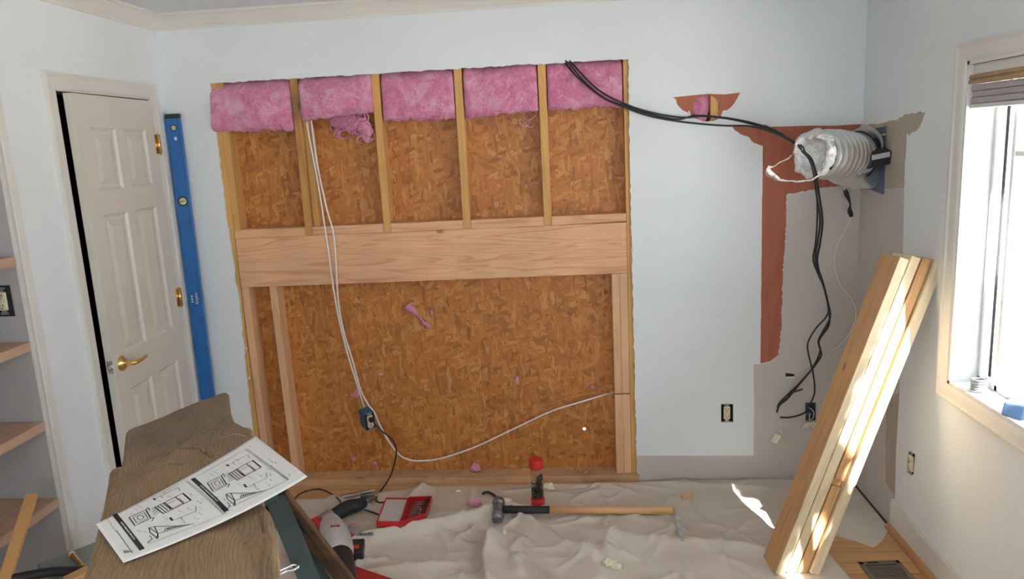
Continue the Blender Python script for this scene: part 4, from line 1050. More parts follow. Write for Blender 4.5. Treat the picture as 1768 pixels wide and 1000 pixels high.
bm = BM(); prism(bm, [(-.055, -.034), (.048, -.030), (.050, .020), (.044, .030), (-.036, .030), (-.040, .0)], -.03, .03, Matrix(((1, 0, 0, 0), (0, 0, 1, 0), (0, 1, 0, 0), (0, 0, 0, 1)))); obj('shell', bm, 'black', bk_, local=True, bevel=.004)
bm = BM(); box(bm, (-.036, -.0312, .004), (.040, -.0296, .026)); obj('pale_strip', bm, 'palegrey', bk_, local=True, label='pale grey strip')
bm = BM(); tube(bm, [pp(1487, 216, -.02), pp(1491, 226, -.05), pp(1503, 232, -.10), pp(1520, 236, -.16), pp(1528, 244, -.2)], .004, 8); obj('wire_tail', bm, 'nm', bk_)

# ------------------------------------------------------------------ outlets and boxes on the walls
def wall_box(parent, T, wd=.027, h=.046, mat='black'):
    bm = BM(); d = .058
    for a, b in (((-wd, 0, -h), (-wd+.002, d, h)), ((wd-.002, 0, -h), (wd, d, h)), ((-wd, 0, -h), (wd, d, -h+.002)), ((-wd, 0, h-.002), (wd, d, h)), ((-wd, d-.002, -h), (wd, d, h))): box(bm, a, b, T=T)
    return obj('box_shell', bm, mat, parent)
pc = (PY(1255, 713, 0))
TO = Matrix.Translation((pc.x, .001, pc.z))
o1 = thing('wall_outlet', 'ivory outlet without cover plate in the white part of the back wall', 'outlet', (0, 0, 0), T=TO)
wall_box(o1, TO); receptacle(o1, TO @ Matrix.Translation((0, .004, 0)))
pc = PX(1573, 800, XC)
TO2 = Matrix.Translation((XC+.001, pc.y, pc.z)) @ Matrix.Rotation(-PI/2, 4, 'Z')
o2 = thing('wall_outlet', 'ivory outlet without cover plate in the right wall below the window', 'outlet', (0, 0, 0), T=TO2)
wall_box(o2, TO2); receptacle(o2, TO2 @ Matrix.Translation((0, .004, 0)))
pc = PY(1399, 711, 0); TO3 = Matrix.Translation((pc.x, .001, pc.z))
o3 = thing('cable_box', 'blue black open cable box in the back wall with black cables, partly behind the boards', 'box', (0, 0, 0), T=TO3)
wall_box(o3, TO3, .026, .047, 'ductplate')
bm = BM(); tube(bm, [TO3 @ Vector(p) for p in ((-.004, .02, .015), (.006, -.004, .012), (.016, -.008, -.008), (.010, -.006, -.034), (-.006, -.008, -.04), (.0, .002, -.01))], .0022, 6); obj('white_wire', bm, 'nm', o3)
pc = PY(1397, 735, -.012); TQ = Matrix.Translation(pc) @ Matrix.Rotation(math.radians(38), 4, 'X') @ Matrix.Rotation(math.radians(-4), 4, 'Y')
q1 = thing('cover_plate', 'ivory cover plate dangling tilted under the open cable box', 'plate', (0, 0, 0), T=TQ)
bm = BM(); prism(bm, [(-.026, .028), (.030, .028), (.042, -.036), (-.042, -.036)], -.0025, .0025, Matrix.Rotation(PI/2, 4, 'X')); obj('plate', bm, 'platewhite', q1, local=True, bevel=.0015)
bm = BM(); cyl(bm, (.004, -.0026, -.004), (.004, -.0036, -.004), .004, 12); obj('screw', bm, 'darksteel', q1, local=True)
pc = PY(1341, 755, -.012); TQ = Matrix.Translation(pc) @ Matrix.Rotation(math.radians(24), 4, 'Y') @ Matrix.Rotation(math.radians(12), 4, 'X')
q2 = thing('wall_jack', 'small ivory jack hanging loose by its wires on the grey wall', 'jack', (0, 0, 0), T=TQ)
bm = BM(); box(bm, (-.016, -.010, -.032), (.016, .008, .020)); obj('housing', bm, 'platewhite', q2, local=True, bevel=.002)
bm = BM(); tube(bm, [(-.004, 0, .02), (-.010, .002, .034), (-.004, .004, .044), (0, .012, .052)], .002, 6); tube(bm, [(.004, 0, .02), (.012, .0, .032), (.0, .004, .046), (0, .012, .052)], .002, 6); obj('wire', bm, 'nm', q2, local=True)
pc = PY(5, 521, NY0)
pc = Vector((-2.150, NY0, 1.305)); TO4 = Matrix.Translation((pc.x, NY0-.0045, pc.z))
o4 = thing('wall_outlet', 'outlet in a dark rim on the side wall inside the shelf niche', 'outlet', (0, 0, 0), T=TO4)
bm = BM(); box(bm, (-.036, 0, -.058), (.036, .004, .058), T=TO4); obj('box_rim', bm, 'black', o4, bevel=.002)
receptacle(o4, TO4 @ Matrix.Translation((0, .004, 0)))
# backs of the cut holes, coloured dark for shade
bm = BM(); c = PY(1364, 648, .02); box(bm, (c.x-.05, .014, c.z-.05), (c.x+.05, .018, c.z+.05)); o_ = obj('hole_back', bm, 'gap_shade', bpy.data.objects['wall_back'])
bm = BM(); box(bm, (PY(1357, 648, 0).x, -.004, PY(1357, 648, 0).z-.007), (PY(1372, 648, 0).x, -.001, PY(1357, 652, 0).z-.004)); obj('torn_flap', bm, 'white', bpy.data.objects['wall_back'])

# ------------------------------------------------------------------ leaning lumber
LA, LBt = Vector((.688, -.912, 0)), Vector((1.178, -.790, 1.285))
zl_ = (LBt-LA).normalized(); yl = Vector((-.08, 1, 0)); xl = yl.cross(zl_).normalized(); yl = zl_.cross(xl).normalized()
RLm = Matrix.Identity(4)
for i, v in enumerate((xl, yl, zl_)):
    for k in range(3): RLm[k][i] = v[k]
sin_t = -xl.z
LUM = [('lum_grey', 1.372, 0, 'leftmost leaning board, its broad side tinted brown for shade'), ('lum_pale', 1.392, .004, 'pale second board of the leaning stack'),
       ('lum_brown', 1.398, .002, 'orange third board of the leaning stack with a notch near its lower end'), ('lum_pale', 1.404, -.012, 'rightmost pale board of the leaning stack, nearest the window')]
off = [0, .0435, .0865, .130]
for k, (mt, ln, dy, lab) in enumerate(LUM):
    x0 = off[k]; base = LA+xl*x0+yl*dy
    lift = (.0075-(base+xl*.038).z)/zl_.z
    T = RLm.copy(); T.translation = base+zl_*lift; WD = .14 if k < 2 else .089
    bm = BM()
    if k == 2:
        box(bm, (0, 0, 0), (.038, WD, .385)); box(bm, (0, .016, .385), (.038, WD, .412)); box(bm, (0, 0, .412), (.038, WD, ln-lift))
    else: box(bm, (0, 0, 0), (.038, WD, ln-lift))
    ms = [mt] if k else ['lum_pale', 'lum_brown']  # first board: broad side painted browner as its shaded side, edges pale
    if k == 0:
        for f in bm.faces: f.material_index = 1 if f.calc_center_median().x < .001 else 0
    o = obj('lumber_board', bm, ms, T=T, bevel=.003); tag(o, lab, 'lumber', 'boards leaning on the right wall')

# ------------------------------------------------------------------ bookcase niche shelves and stick
for k, (z, lab) in enumerate([(1.467, 'topmost visible pine shelf in the left niche'), (1.149, 'second pine shelf from the top in the left niche'), (.838, 'third pine shelf from the top in the left niche'), (.528, 'lowest pine shelf in the left niche, behind the leaning stick')]):
    bm = BM(); box(bm, (XL-.425, NY1+.002, z-.036), (-2.074, NY0-.003, z)); tag(obj('niche_shelf', bm, 'shelf', bevel=.002), lab, 'shelf', 'niche shelves')
a, b = Vector((-1.662, -2.52, .012)), Vector((-2.040, -1.350, .622)); zz = (b-a).normalized(); xx = Vector((.95, .3, 0)); yy = zz.cross(xx).normalized(); xx = yy.cross(zz)
T = Matrix.Identity(4)
for i, v in enumerate((xx, yy, zz)):
    for k in range(3): T[k][i] = v[k]
T.translation = a
bm = BM(); box(bm, (-.019, -.009, 0), (.019, .009, (b-a).length)); tag(obj('wooden_stick', bm, 'stick', T=T, bevel=.0015), 'flat orange wooden stick leaning against the lowest niche shelf', 'stick')

# ------------------------------------------------------------------ timber slab on a steel sawhorse
ZS = 1.08
def res(P, n):
    P = [Vector(p) for p in P]; L = [0]
    for a, b in zip(P, P[1:]): L.append(L[-1]+(b-a).length)
    out = []
    for k in range(n+1):
        s = L[-1]*k/n; i = 0
        while i < len(P)-2 and L[i+1] < s: i += 1
        t = (s-L[i])/max(1e-9, L[i+1]-L[i]); out.append(P[i].lerp(P[i+1], t))
    return out
LP = [PZ(u, v, ZS) for u, v in ((215, 741), (213, 757), (212, 772), (208, 790), (204, 802), (196, 808), (188, 812), (186, 830), (178, 870), (169, 905), (160, 940), (149, 975), (140, 1000), (95, 1130))]
RP = [PZ(u, v, ZS) for u, v in ((394, 669), (394, 682), (397, 700), (401, 713), (406, 725), (420, 733), (436, 740), (441, 760), (449, 805), (456, 868), (466, 880), (474, 900), (477, 930), (480, 965), (485, 1000), (506, 1130))]
N1, N2 = 330, 120
Lr, Rr = res(LP, N1), res(RP, N1)
endp = res([PZ(u, v, ZS) for u, v in ((215, 741), (221, 733), (230, 729), (262, 717), (300, 700), (335, 686), (368, 675), (380, 671), (394, 669))], N2)
GR = [[PZ(u, v, ZS) for u, v in L] for L in (((321, 752), (350, 737), (398, 711)), ((326, 760), (362, 740), (402, 719)), ((337, 764), (372, 745), (404, 727)), ((232, 748), (270, 733), (320, 716)),
     ((245, 791), (275, 778), (310, 773), (346, 774), (366, 790)), ((240, 770), (262, 758), (290, 750)), ((262, 812), (290, 800), (312, 802)), ((380, 757), (404, 748), (424, 752)), ((448, 890), (452, 905), (455, 918)))]
GS = [(a, b, .0075 if q != 4 else .012) for q, L in enumerate(GR) for a, b in zip(L, L[1:])]
def groove(p):
    h = 0
    for a, b, dp in GS:
        dx, dy = b.x-a.x, b.y-a.y; t = max(0, min(1, ((p.x-a.x)*dx+(p.y-a.y)*dy)/(dx*dx+dy*dy)))
        d2 = (p.x-a.x-t*dx)**2+(p.y-a.y-t*dy)**2
        if d2 < .0004: h = max(h, dp*math.exp(-d2/(.0032**2)))
    return h
bm = BM(); G = []
for i in range(N1+1):
    row = []
    for j in range(N2+1):
        t = j/N2; p = Lr[i].lerp(Rr[i], t)
        w0 = max(0, 1-i/15); p = p.lerp(endp[j]+(Lr[i]-Lr[0])*(1-t)+(Rr[i]-Rr[0])*t, w0)
        s = i/N1
        edge = min(t, 1-t)*.33
        h = .0022*noise.noise(Vector((p.x*9, p.y*9, 1)))+.0012*noise.noise(Vector((p.x*40, p.y*14, 3)))
        ledge = .27+.05*math.sin(t*7)+.025*noise.noise(Vector((t*9, 4, 1)))-.22*max(0, t-.62)
        h -= groove(p)
        h -= .011/(1+math.exp((s-ledge)*260))
        h -= .010*max(0, 1-edge/.012)**2+.012*max(0, 1-i/5)**2
        row.append(bm.verts.new((p.x, p.y, ZS+h)))
    G.append(row)
jit = random.Random(5)
def rim(): return [G[0][j] for j in range(N2+1)] + [G[i][N2] for i in range(1, N1+1)] + [G[N1][j] for j in range(N2-1, -1, -1)] + [G[i][0] for i in range(N1-1, 0, -1)]
for i in range(N1):
    for j in range(N2):
        f = bm.faces.new((G[i][j], G[i+1][j], G[i+1][j+1], G[i][j+1])); f.smooth = True
R0 = rim(); prev = R0; ctr = sum((v.co for v in R0), Vector())/len(R0)
for dz, inn in ((-.03, 0), (-.08, .006), (-.135, .012)):
    cur = []
    for k, v in enumerate(R0):
        d = (ctr-v.co); d.z = 0; d.normalize(); nn = noise.noise(Vector((v.co.x*30, v.co.y*30, dz*40)))*.006
        cur.append(bm.verts.new((v.co.x+d.x*(inn+nn), v.co.y+d.y*(inn+nn), ZS+dz)))
    for k in range(len(R0)):
        f = bm.faces.new((prev[k], prev[(k+1) % len(R0)], cur[(k+1) % len(R0)], cur[k])); f.material_index = 2 if k < N2 or (k < N2+70) else 1
    prev = cur
bm.faces.new(prev).material_index = 1
ang_s = math.atan2(-.87, .41)+PI/2
slab_o = obj('timber_slab', bm, ['slab', 'slab_edge', 'torn'])
# put the grain along the slab: turn the mesh frame
R_ = Matrix.Rotation(ang_s, 4, 'Z'); slab_o.data.transform(R_.inverted()); slab_o.matrix_basis = slab_o.matrix_basis @ R_; MW[slab_o.name] = slab_o.matrix_basis.copy()
tag(slab_o, 'thick weathered timber slab with a torn far end, carrying the printed sheet', 'timber slab')
# splinter shelf torn off at the right edge
P = [PZ(u, v, ZS-.004) for u, v in ((347, 776), (366, 752), (384, 746), (402, 740), (418, 738), (434, 742), (438, 750), (428, 760), (405, 770), (385, 778), (372, 790), (362, 787))]
bm = BM(); prism(bm, [(p.x, p.y) for p in jag([(q.x, q.y) for q in P], .003, .008, 3) for p in [Vector(p)]], ZS-.006, ZS-.0015); obj('torn_patch', bm, plain('fresh_torn_wood', (.43, .25, .14), .85, var=.3, scale=60, bump=.5), slab_o, label='paler torn patch at the right edge')

# printed sheet: corners on the slab, right end curling up a little over the edge
QA, QB, QC, QD = PZ(165, 905, ZS+.005), PZ(213, 972, ZS+.005), PZ(531, 823, ZS+.045), PZ(441, 753, ZS+.030)
def SH(s, t, e=0):
    a = QA.lerp(QD, s); b = QB.lerp(QC, s); p = a.lerp(b, t)
    p = p.copy(); lin = (QA.z*(1-s)+(QD.z*(1-t)+QC.z*t)*s); p.z += (QA.z+((QD.z*(1-t)+QC.z*t)-QA.z)*s**2.2 - lin)
    # keep the sheet in the same sight line while it sags
    d = (p-CAM).normalized()
    p.z += .0022*math.sin(s*PI)*math.sin(t*PI)
    return p+Vector((0, 0, e))
bm = BM(); g = [[bm.verts.new(SH(i/40, j/24)) for j in range(25)] for i in range(41)]
for i in range(40):
    for j in range(24): bm.faces.new((g[i][j], g[i][j+1], g[i+1][j+1], g[i+1][j])).smooth = True
pso = thing('printed_sheet', 'white printed sheet with two line drawings lying across the timber slab', 'paper', QA.lerp(QC, .5))
so_ = obj('sheet', bm, 'paper', pso); so_.modifiers.new('thickness', 'SOLIDIFY').thickness = .0003
# crop coordinates of the drawing -> (s, t) on the sheet
ZA, ZB, ZC, ZD = (np.array(p, float) for p in ((19, 635), (204, 892), (1427, 319), (1081, 50)))
def inv(x, y):
    s, t = .5, .5; q = np.array((x, y), float)
    for _ in range(12):
        f = (ZA*(1-s)+ZD*s)*(1-t)+(ZB*(1-s)+ZC*s)*t-q
        ds = (ZD-ZA)*(1-t)+(ZC-ZB)*t; dt = (ZB*(1-s)+ZC*s)-(ZA*(1-s)+ZD*s)
        sol = np.linalg.solve(np.stack([ds, dt], 1), -f); s += sol[0]; t += sol[1]
    return s, t
def stroke(bm, pts, wd=.0009):
    Q = []; wd *= 1.45
    for (x0, y0), (x1, y1) in zip(pts, pts[1:]):
        for k in range(4): Q.append((x0+(x1-x0)*k/4, y0+(y1-y0)*k/4))
    Q.append(pts[-1]); P = [SH(*inv(*q), .0006) for q in Q]; prev = None
    for i, p in enumerate(P):
        d = (P[min(i+1, len(P)-1)]-P[max(i-1, 0)]).normalized(); nn = Vector((-d.y, d.x, 0)).normalized()*wd/2
        cur = (bm.verts.new(p+nn), bm.verts.new(p-nn))
        if prev: bm.faces.new((prev[0], prev[1], cur[1], cur[0]))
        prev = cur
def quadfill(bm, pts, n=10, e=.0006):
    P = [inv(*p) for p in pts]; rows = []
    for i in range(n+1):
        a = [P[0][k]+(P[3][k]-P[0][k])*i/n for k in (0, 1)]; b = [P[1][k]+(P[2][k]-P[1][k])*i/n for k in (0, 1)]
        rows.append((bm.verts.new(SH(*a, e)), bm.verts.new(SH(*b, e))))
    for r, q in zip(rows, rows[1:]): bm.faces.new((r[0], r[1], q[1], q[0]))
for pts in ([(108, 581), (136, 570), (326, 799), (296, 814)], [(594, 352), (624, 341), (860, 539), (830, 553)]):
    bm = BM(); quadfill(bm, pts); tb = obj('title_bar', bm, 'ink', pso, label='black title bar with white lettering')
    bm = BM(); rnd = random.Random(3); a = np.array(pts[0])*.5+np.array(pts[1])*.5; b = np.array(pts[2])*.5+np.array(pts[3])*.5
    for k in range(26):
        f = .26+.5*k/26; c = a+(b-a)*f
        stroke(bm, [(c[0]-5, c[1]+2.5+rnd.uniform(-1, 1)), (c[0]+5, c[1]-2.5)], .0011)
        if rnd.random() < .6: stroke(bm, [(c[0]+rnd.uniform(-5, 5), c[1]), (c[0]+4, c[1]+5)], .0009)
    for v in bm.verts: v.co.z += .0004
    obj('bar_lettering', bm, 'whiteink', tb)
bm = BM(); bl_ = BM()
def scribble(B, x, y, n, dx, dy, sc=5, seed=0):
    """a row of tiny illegible marks"""
    rnd = random.Random(seed+int(x*7+y))
    for k in range(n):
        cx, cy_ = x+dx*k, y+dy*k
        stroke(B, [(cx+rnd.uniform(-sc, sc), cy_+rnd.uniform(-sc, sc)), (cx+rnd.uniform(-sc, sc), cy_+rnd.uniform(-sc, sc)), (cx+rnd.uniform(-sc, sc), cy_+rnd.uniform(-sc, sc))], .0006)
for OX, OY, K in ((0, 0, 1.0), (500, -224, 1.0)):
    def q(L): return [(x+OX, y+OY) for x, y in L]
    # elevation, bold
    stroke(bm, q([(370, 540), (548, 449), (606, 495), (430, 583), (370, 540)]), .0016); stroke(bm, q([(548, 449), (606, 495)]), .0024)
    stroke(bm, q([(430, 510), (489, 553)]), .0016); stroke(bm, q([(500, 474), (560, 519)]), .0014)
    for k in range(4): stroke(bm, q([(372+k*16, 541-k*9), (430+k*15, 582-k*9)]), .0013)
    for k in range(5): stroke(bm, q([(352+k*4, 548+k*11), (392+k*4, 528+k*11)]), .0011)
    stroke(bm, q([(444, 523), (524, 482), (560, 510), (478, 552), (444, 523)]), .0009)
    # plan square
    stroke(bm, q([(215, 604), (314, 556), (352, 612), (258, 660), (215, 604)]), .0016); stroke(bm, q([(240, 606), (306, 574), (334, 612), (268, 643), (240, 606)]), .0010)
    stroke(bm, q([(270, 596), (296, 592), (308, 612), (284, 622), (266, 612), (270, 596)]), .0010)
    stroke(bm, q([(314, 556), (326, 541), (342, 560)]), .0012); stroke(bm, q([(352, 612), (372, 606), (360, 630)]), .0012)
    # perspective sketch
    stroke(bm, q([(345, 672), (402, 706), (600, 640)]), .0011); stroke(bm, q([(345, 672), (378, 664), (520, 655), (625, 634)]), .0012)
    stroke(bm, q([(345, 672), (352, 700), (404, 736), (402, 706)]), .0012); stroke(bm, q([(378, 664), (402, 706), (392, 736)]), .0012)
    for k in range(6): stroke(bm, q([(440+k*16, 690-k*6), (452+k*17, 668-k*3), (470+k*17, 676-k*5)]), .0011)
    stroke(bm, q([(365, 740), (340, 765)]), .0014); stroke(bm, q([(370, 742), (352, 720)]), .0009)
    # dimension brackets
    stroke(bl_, q([(355, 485), (515, 408), (526, 432)]), .0010); stroke(bl_, q([(415, 480), (400, 462)]), .0010)
    stroke(bl_, q([(478, 610), (500, 622), (640, 560), (640, 530)]), .0010); stroke(bl_, q([(540, 600), (555, 618)]), .0009)
    stroke(bm, q([(352, 478), (370, 490)]), .0030); stroke(bm, q([(474, 606), (490, 624)]), .0030)
    for (x, y, n) in ((262, 528, 4), (240, 545, 3), (222, 580, 3), (420, 440, 4), (448, 466, 3), (390, 500, 3), (590, 452, 4), (520, 560, 4), (650, 500, 4), (672, 482, 3), (632, 596, 4), (556, 625, 3), (272, 690, 4), (430, 605, 4), (660, 536, 3), (586, 545, 4), (318, 700, 3), (660, 570, 3)):
        scribble(bl_, x+OX, y+OY, n, 8, 3, 4, 2)
# frames and fine text rows
stroke(bl_, [(142, 572), (560, 364), (822, 565), (345, 770)], .0008); stroke(bl_, [(575, 366), (838, 560)], .0008)
stroke(bl_, [(632, 336), (1005, 143), (1292, 340), (872, 520)], .0010); stroke(bl_, [(998, 150), (1284, 344)], .0008)
for k in range(26): scribble(bl_, 720+k*4, 484+k*3.1, 1, 0, 0, 3, k)
for k in range(22): scribble(bl_, 1180+k*5, 262+k*3.6, 1, 0, 0, 3.4, k)
for k in range(16): scribble(bl_, 80+k*4.5, 602+k*6.2, 1, 0, 0, 4, k)
scribble(bl_, 1030, 125, 3, 5, 2, 4); scribble(bl_, 1000, 152, 2, 5, 2, 4); scribble(bl_, 1298, 312, 4, 4, 2, 5); scribble(bl_, 1170, 215, 5, 7, 6, 7); scribble(bl_, 1215, 240, 3, 4, 2, 5)
stroke(bl_, [(150, 690), (255, 832)], .0011)
for k in range(7): stroke(bl_, [(200+k*7, 815+k*1.5), (210+k*7, 835-k*2), (214+k*7, 815)], .0007)
obj('bold_drawing', bm, 'ink', pso); obj('fine_drawing', bl_, 'inkgrey', pso)

# steel sawhorse under the slab
sd = Vector((.41, -.87, 0)).normalized(); pd = Vector((.87, .41, 0)).normalized()
shr = thing('sawhorse', 'dark green steel sawhorse with rusty brown legs under the timber slab', 'sawhorse', (-1.06, -2.0, 0))
def bar(bm, a, b, w, h, up=(0, 0, 1), mi=0):
    a, b = Vector(a), Vector(b); z = (b-a).normalized(); u_ = Vector(up); x = u_.cross(z).normalized(); y = z.cross(x)
    T = Matrix.Identity(4)
    for i, v in enumerate((x, y, z)):
        for k in range(3): T[k][i] = v[k]
    T.translation = a; box(bm, (-w/2, -h/2, 0), (w/2, h/2, (b-a).length), mi, T)
c0, c1 = Vector((-1.13, -2.06, .915)), Vector((-.868, -1.945, .915))
bm = BM(); bar(bm, c0, c1, .05, .058); obj('cross_rail', bm, 'green', shr, bevel=.004)
def angle_leg(top, foot, side, mat, w=.052, th=.003):
    z = (foot-top).normalized(); x = pd.copy(); x = (x-z*x.dot(z)).normalized(); y = z.cross(x).normalized()
    T = Matrix.Identity(4)
    for i, v in enumerate((x, y, z)):
        for k in range(3): T[k][i] = v[k]
    T.translation = top; bm = BM(); L = (foot-top).length
    prism(bm, [(-w/2, 0), (w/2, 0), (w/2, side*w*.75), (w/2-th, side*w*.75), (w/2-th, side*th), (-w/2+th, side*th), (-w/2+th, side*w*.5), (-w/2, side*w*.5)], 0, L, T)
    return obj('leg', bm, mat, shr, bevel=.001)
gl1 = angle_leg(Vector((-.872, -1.975, .945)), Vector((-.725, -1.79, .012)), -1, 'green')
angle_leg(Vector((-.90, -1.93, .90)), Vector((-.80, -1.42, .012)), 1, 'green')
angle_leg(Vector((-1.11, -2.08, .90)), Vector((-1.10, -2.48, .005)), -1, 'green'); angle_leg(Vector((-1.11, -2.04, .90)), Vector((-1.28, -1.86, .005)), 1, 'green')
bt, bf = Vector((-.852, -1.955, .915)), Vector((-.625, -1.50, .012))
for o_, nm_ in ((Vector((0, 0, 0)), 0), (Vector((-.034, .012, -.004)), 1)):
    bm = BM(); bar(bm, bt+o_, bf+o_, .018, .026, (1, 0, .2)); obj('brown_leg', bm, 'bronze', shr, bevel=.003, label='rusty brown leg')
d_ = (bf-bt).normalized()
bm = BM(); tube(bm, [bt+d_*.0+Vector((-.012, 0, .012)), bt+d_*.07+Vector((-.012, 0, .012)), bt+d_*.16+Vector((-.012, 0, .010))], .017, 12); obj('grip', bm, 'rubber', shr, label='black rubber grip')
bm = BM(); bar(bm, Vector((-.935, -1.995, .945)), Vector((-.845, -1.955, .945)), .058, .035); obj('bracket', bm, 'black', shr, bevel=.008)
pc = PZ(500, 981, .70)
pin = BM(); Tn = frame(pc, RT, (0, -.2, 1)); pts = [Tn @ Vector(p) for p in ((-.040, -.022, 0), (-.010, .000, 0), (.006, .012, 0), (.018, .012, 0), (.021, .003, 0), (.012, -.006, 0), (-.006, -.012, 0), (-.034, -.036, 0))]
tube(pin, pts, .0042, 10); obj('lock_pin', pin, 'chrome', shr, label='chrome lock pin loop')
# far support so that the slab rests on something at both ends
sh2 = thing('sawhorse', 'second dark green sawhorse under the near end of the timber slab', 'sawhorse', (-.82, -2.55, 0))
bm = BM(); bar(bm, Vector((-1.02, -2.66, .915)), Vector((-.60, -2.47, .915)), .05, .058); obj('cross_rail', bm, 'green', sh2, bevel=.004)
for p, f in (((-1.0, -2.66, .9), (-1.1, -2.85, 0)), ((-1.0, -2.64, .9), (-1.14, -2.5, 0)), ((-.62, -2.49, .9), (-.5, -2.62, 0)), ((-.62, -2.47, .9), (-.56, -2.28, 0))):
    bm = BM(); bar(bm, p, f, .035, .035); obj('leg', bm, 'green', sh2, bevel=.003)

# tote beside the slab
zt = .45
P = [PZ(u, v, zt) for u, v in ((175, 931), (60, 975))]
dl = (P[1]-P[0]).normalized(); nn = Vector((-dl.y, dl.x, 0)); nn = nn if nn.y < 0 else -nn
tt_ = thing('storage_tote', 'grey green plastic storage tote behind the timber slab, black rim in front', 'tote', P[0].lerp(P[1], .5)+Vector((0, 0, -zt)))
c_ = [P[0]-dl*.22, P[1]-dl*.005, P[1]-dl*.005+nn*.20, P[0]-dl*.22+nn*.20]
bm = BM(); prism(bm, [(p.x, p.y) for p in c_], zt-.02, zt); obj('lid', bm, 'tote', tt_, bevel=.006)
c2 = [p.lerp(sum(c_, Vector())/4, .06) for p in c_]
bm = BM(); prism(bm, [(p.x, p.y) for p in c2], .002, zt-.02); obj('body', bm, 'tote', tt_, bevel=.006)
e0, e1 = PZ(22, 1000, zt+.012), PZ(150, 986, zt+.012)
bm = BM(); tube(bm, [e0-(e1-e0)*.3-Vector((0, .03, .0)), e0, e0.lerp(e1, .5)+Vector((0, .012, .004)), e1, e1+(e1-e0)*.6], .016, 10); obj('rim', bm, 'black', tt_, label='black rounded rim')
b0, b1 = PZ(126, 959, zt+.014), PZ(145, 979, zt+.020)
br = thing('brass_fitting', 'brass fitting with a white tip lying on the grey green tote', 'fitting', b0)
bm = BM(); tube(bm, [b0, b0.lerp(b1, .3), b0.lerp(b1, .7), b1], lambda t: .0095-.004*t+.0015*math.sin(t*25), 12); obj('body', bm, 'brass', br)
bm = BM(); cyl(bm, b0-(b1-b0)*.22, b0, .0105, 12); obj('tip', bm, 'palegrey', br, label='white tip')
w0 = PZ(137, 994, zt+.03); bm = BM(); box(bm, (-.022, -.04, -.028), (.024, .035, .012), T=Matrix.Translation(w0) @ Matrix.Rotation(-.5, 4, 'Z'))
tag(obj('wood_block', bm, 'stick', bevel=.004), 'small brown wood block on the tote against the timber slab', 'block')

# ------------------------------------------------------------------ things on the drop cloth
# sledgehammer
h0, h1 = on(860, 881, .024), on(1162, 882, .020)
zt_h = max(HC(h0.x, h0.y), HC(h1.x, h1.y))+.026; h0 = PZ(860, 880, zt_h); h1 = PZ(1163, 882, HC(h1.x, h1.y)+.022)
hx = (h1-h0).normalized(); sl_ = thing('sledgehammer', 'long sledgehammer with steel head, black wrapped neck and hickory handle lying on the drop cloth', 'hammer', (0, 0, 0), T=frame(h0, hx, (0, 0, 1)))
LH_ = (h1-h0).length
bm = BM(); prof = [(0, .0135), (.24, .0135), (.245, .0155), (.55, .0150), (LH_-.06, .0165), (LH_-.01, .0185), (LH_, .017)]
S = []
for (xa, ra) in prof[2:]: S.append((xa, ra))
rings = [[bm.verts.new((x, r*1.0*math.cos(a), r*1.18*math.sin(a))) for a in [2*PI*k/20 for k in range(20)]] for x, r in S]
for a, b in zip(rings, rings[1:]):
    for k in range(20): bm.faces.new((a[k], a[(k+1) % 20], b[(k+1) % 20], b[k])).smooth = True
bm.faces.new(rings[0]); bm.faces.new(rings[-1][::-1]); obj('handle', bm, 'handle', sl_, local=True)
bm = BM(); tube(bm, [(.02, 0, 0), (.245, 0, 0)], .0180, 20, 0, 0); obj('grip_wrap', bm, 'rubber', sl_, local=True, label='black wrapped neck')
bm = BM(); Th = Matrix.Translation((0, 0, 0)) @ Matrix.Rotation(PI/2+.30, 4, 'X')
lathe(bm, [(.022, -.068), (.030, -.062), (.032, -.035), (.026, -.026), (.025, 0), (.026, .026), (.032, .035), (.030, .062), (.022, .068)], Th, 8)
for f in bm.faces: f.smooth = False
obj('head', bm, 'darksteel', sl_, local=True, bevel=.003)
# jar with red caps
j0 = on(929, 872); j0.z = HC(j0.x, j0.y)+.002
jr = thing('plastic_jar', 'clear tube jar with red caps holding dark bits, standing on the drop cloth', 'jar', j0)
bm = BM(); lathe(bm, [(.033, 0), (.034, .004), (.034, .034), (.032, .037)], None, 32); obj('base_cap', bm, 'red', jr, local=True, label='red base cap')
bm = BM(); lathe(bm, [(.034, .196), (.035, .199), (.035, .234), (.032, .240)], None, 32); obj('lid', bm, 'red', jr, local=True, label='red screw lid')
bm = BM(); lathe(bm, [(.0300, .036), (.0300, .195)], None, 32, cap=False); lathe(bm, [(.0288, .195), (.0288, .036)], None, 32, cap=False); obj('clear_tube', bm, 'jarclear', jr, local=True)
bm = BM(); rnd = random.Random(9)
for k in range(300):
    a, r, z = rnd.uniform(0, 2*PI), .0245*math.sqrt(rnd.random()), rnd.uniform(.042, .165)
    if z > .130+.03*math.cos(a): continue
    c = Vector((r*math.cos(a), r*math.sin(a), z)); d = Vector((rnd.uniform(-1, 1), rnd.uniform(-1, 1), rnd.uniform(-1, 1))).normalized()*.008
    q_ = c+d; q2_ = c-d
    for w_ in (q_, q2_):
        rr_ = math.hypot(w_.x, w_.y)
        if rr_ > .0270: w_.x *= .0270/rr_; w_.y *= .0270/rr_
    cyl(bm, q2_, q_, .0022, 5)
ct = obj('dark_bits', bm, plain('dark_screws', (.15, .13, .095), .5, .3, var=.5), jr, local=True, label='dark screws filling the lower part'); ct['kind'] = 'stuff'
# pry bar
bm = BM(); P = [on(833, 853, .012), on(838, 850, .016), on(846, 851, .012), on(858, 859, .008), on(872, 868, .008), on(886, 876, .008), on(893, 879, .007)]
tube(bm, P, .0065, 6, 0, 6); tag(obj('pry_bar', bm, 'black', smooth=False), 'small black hooked pry bar behind the sledgehammer head', 'bar')
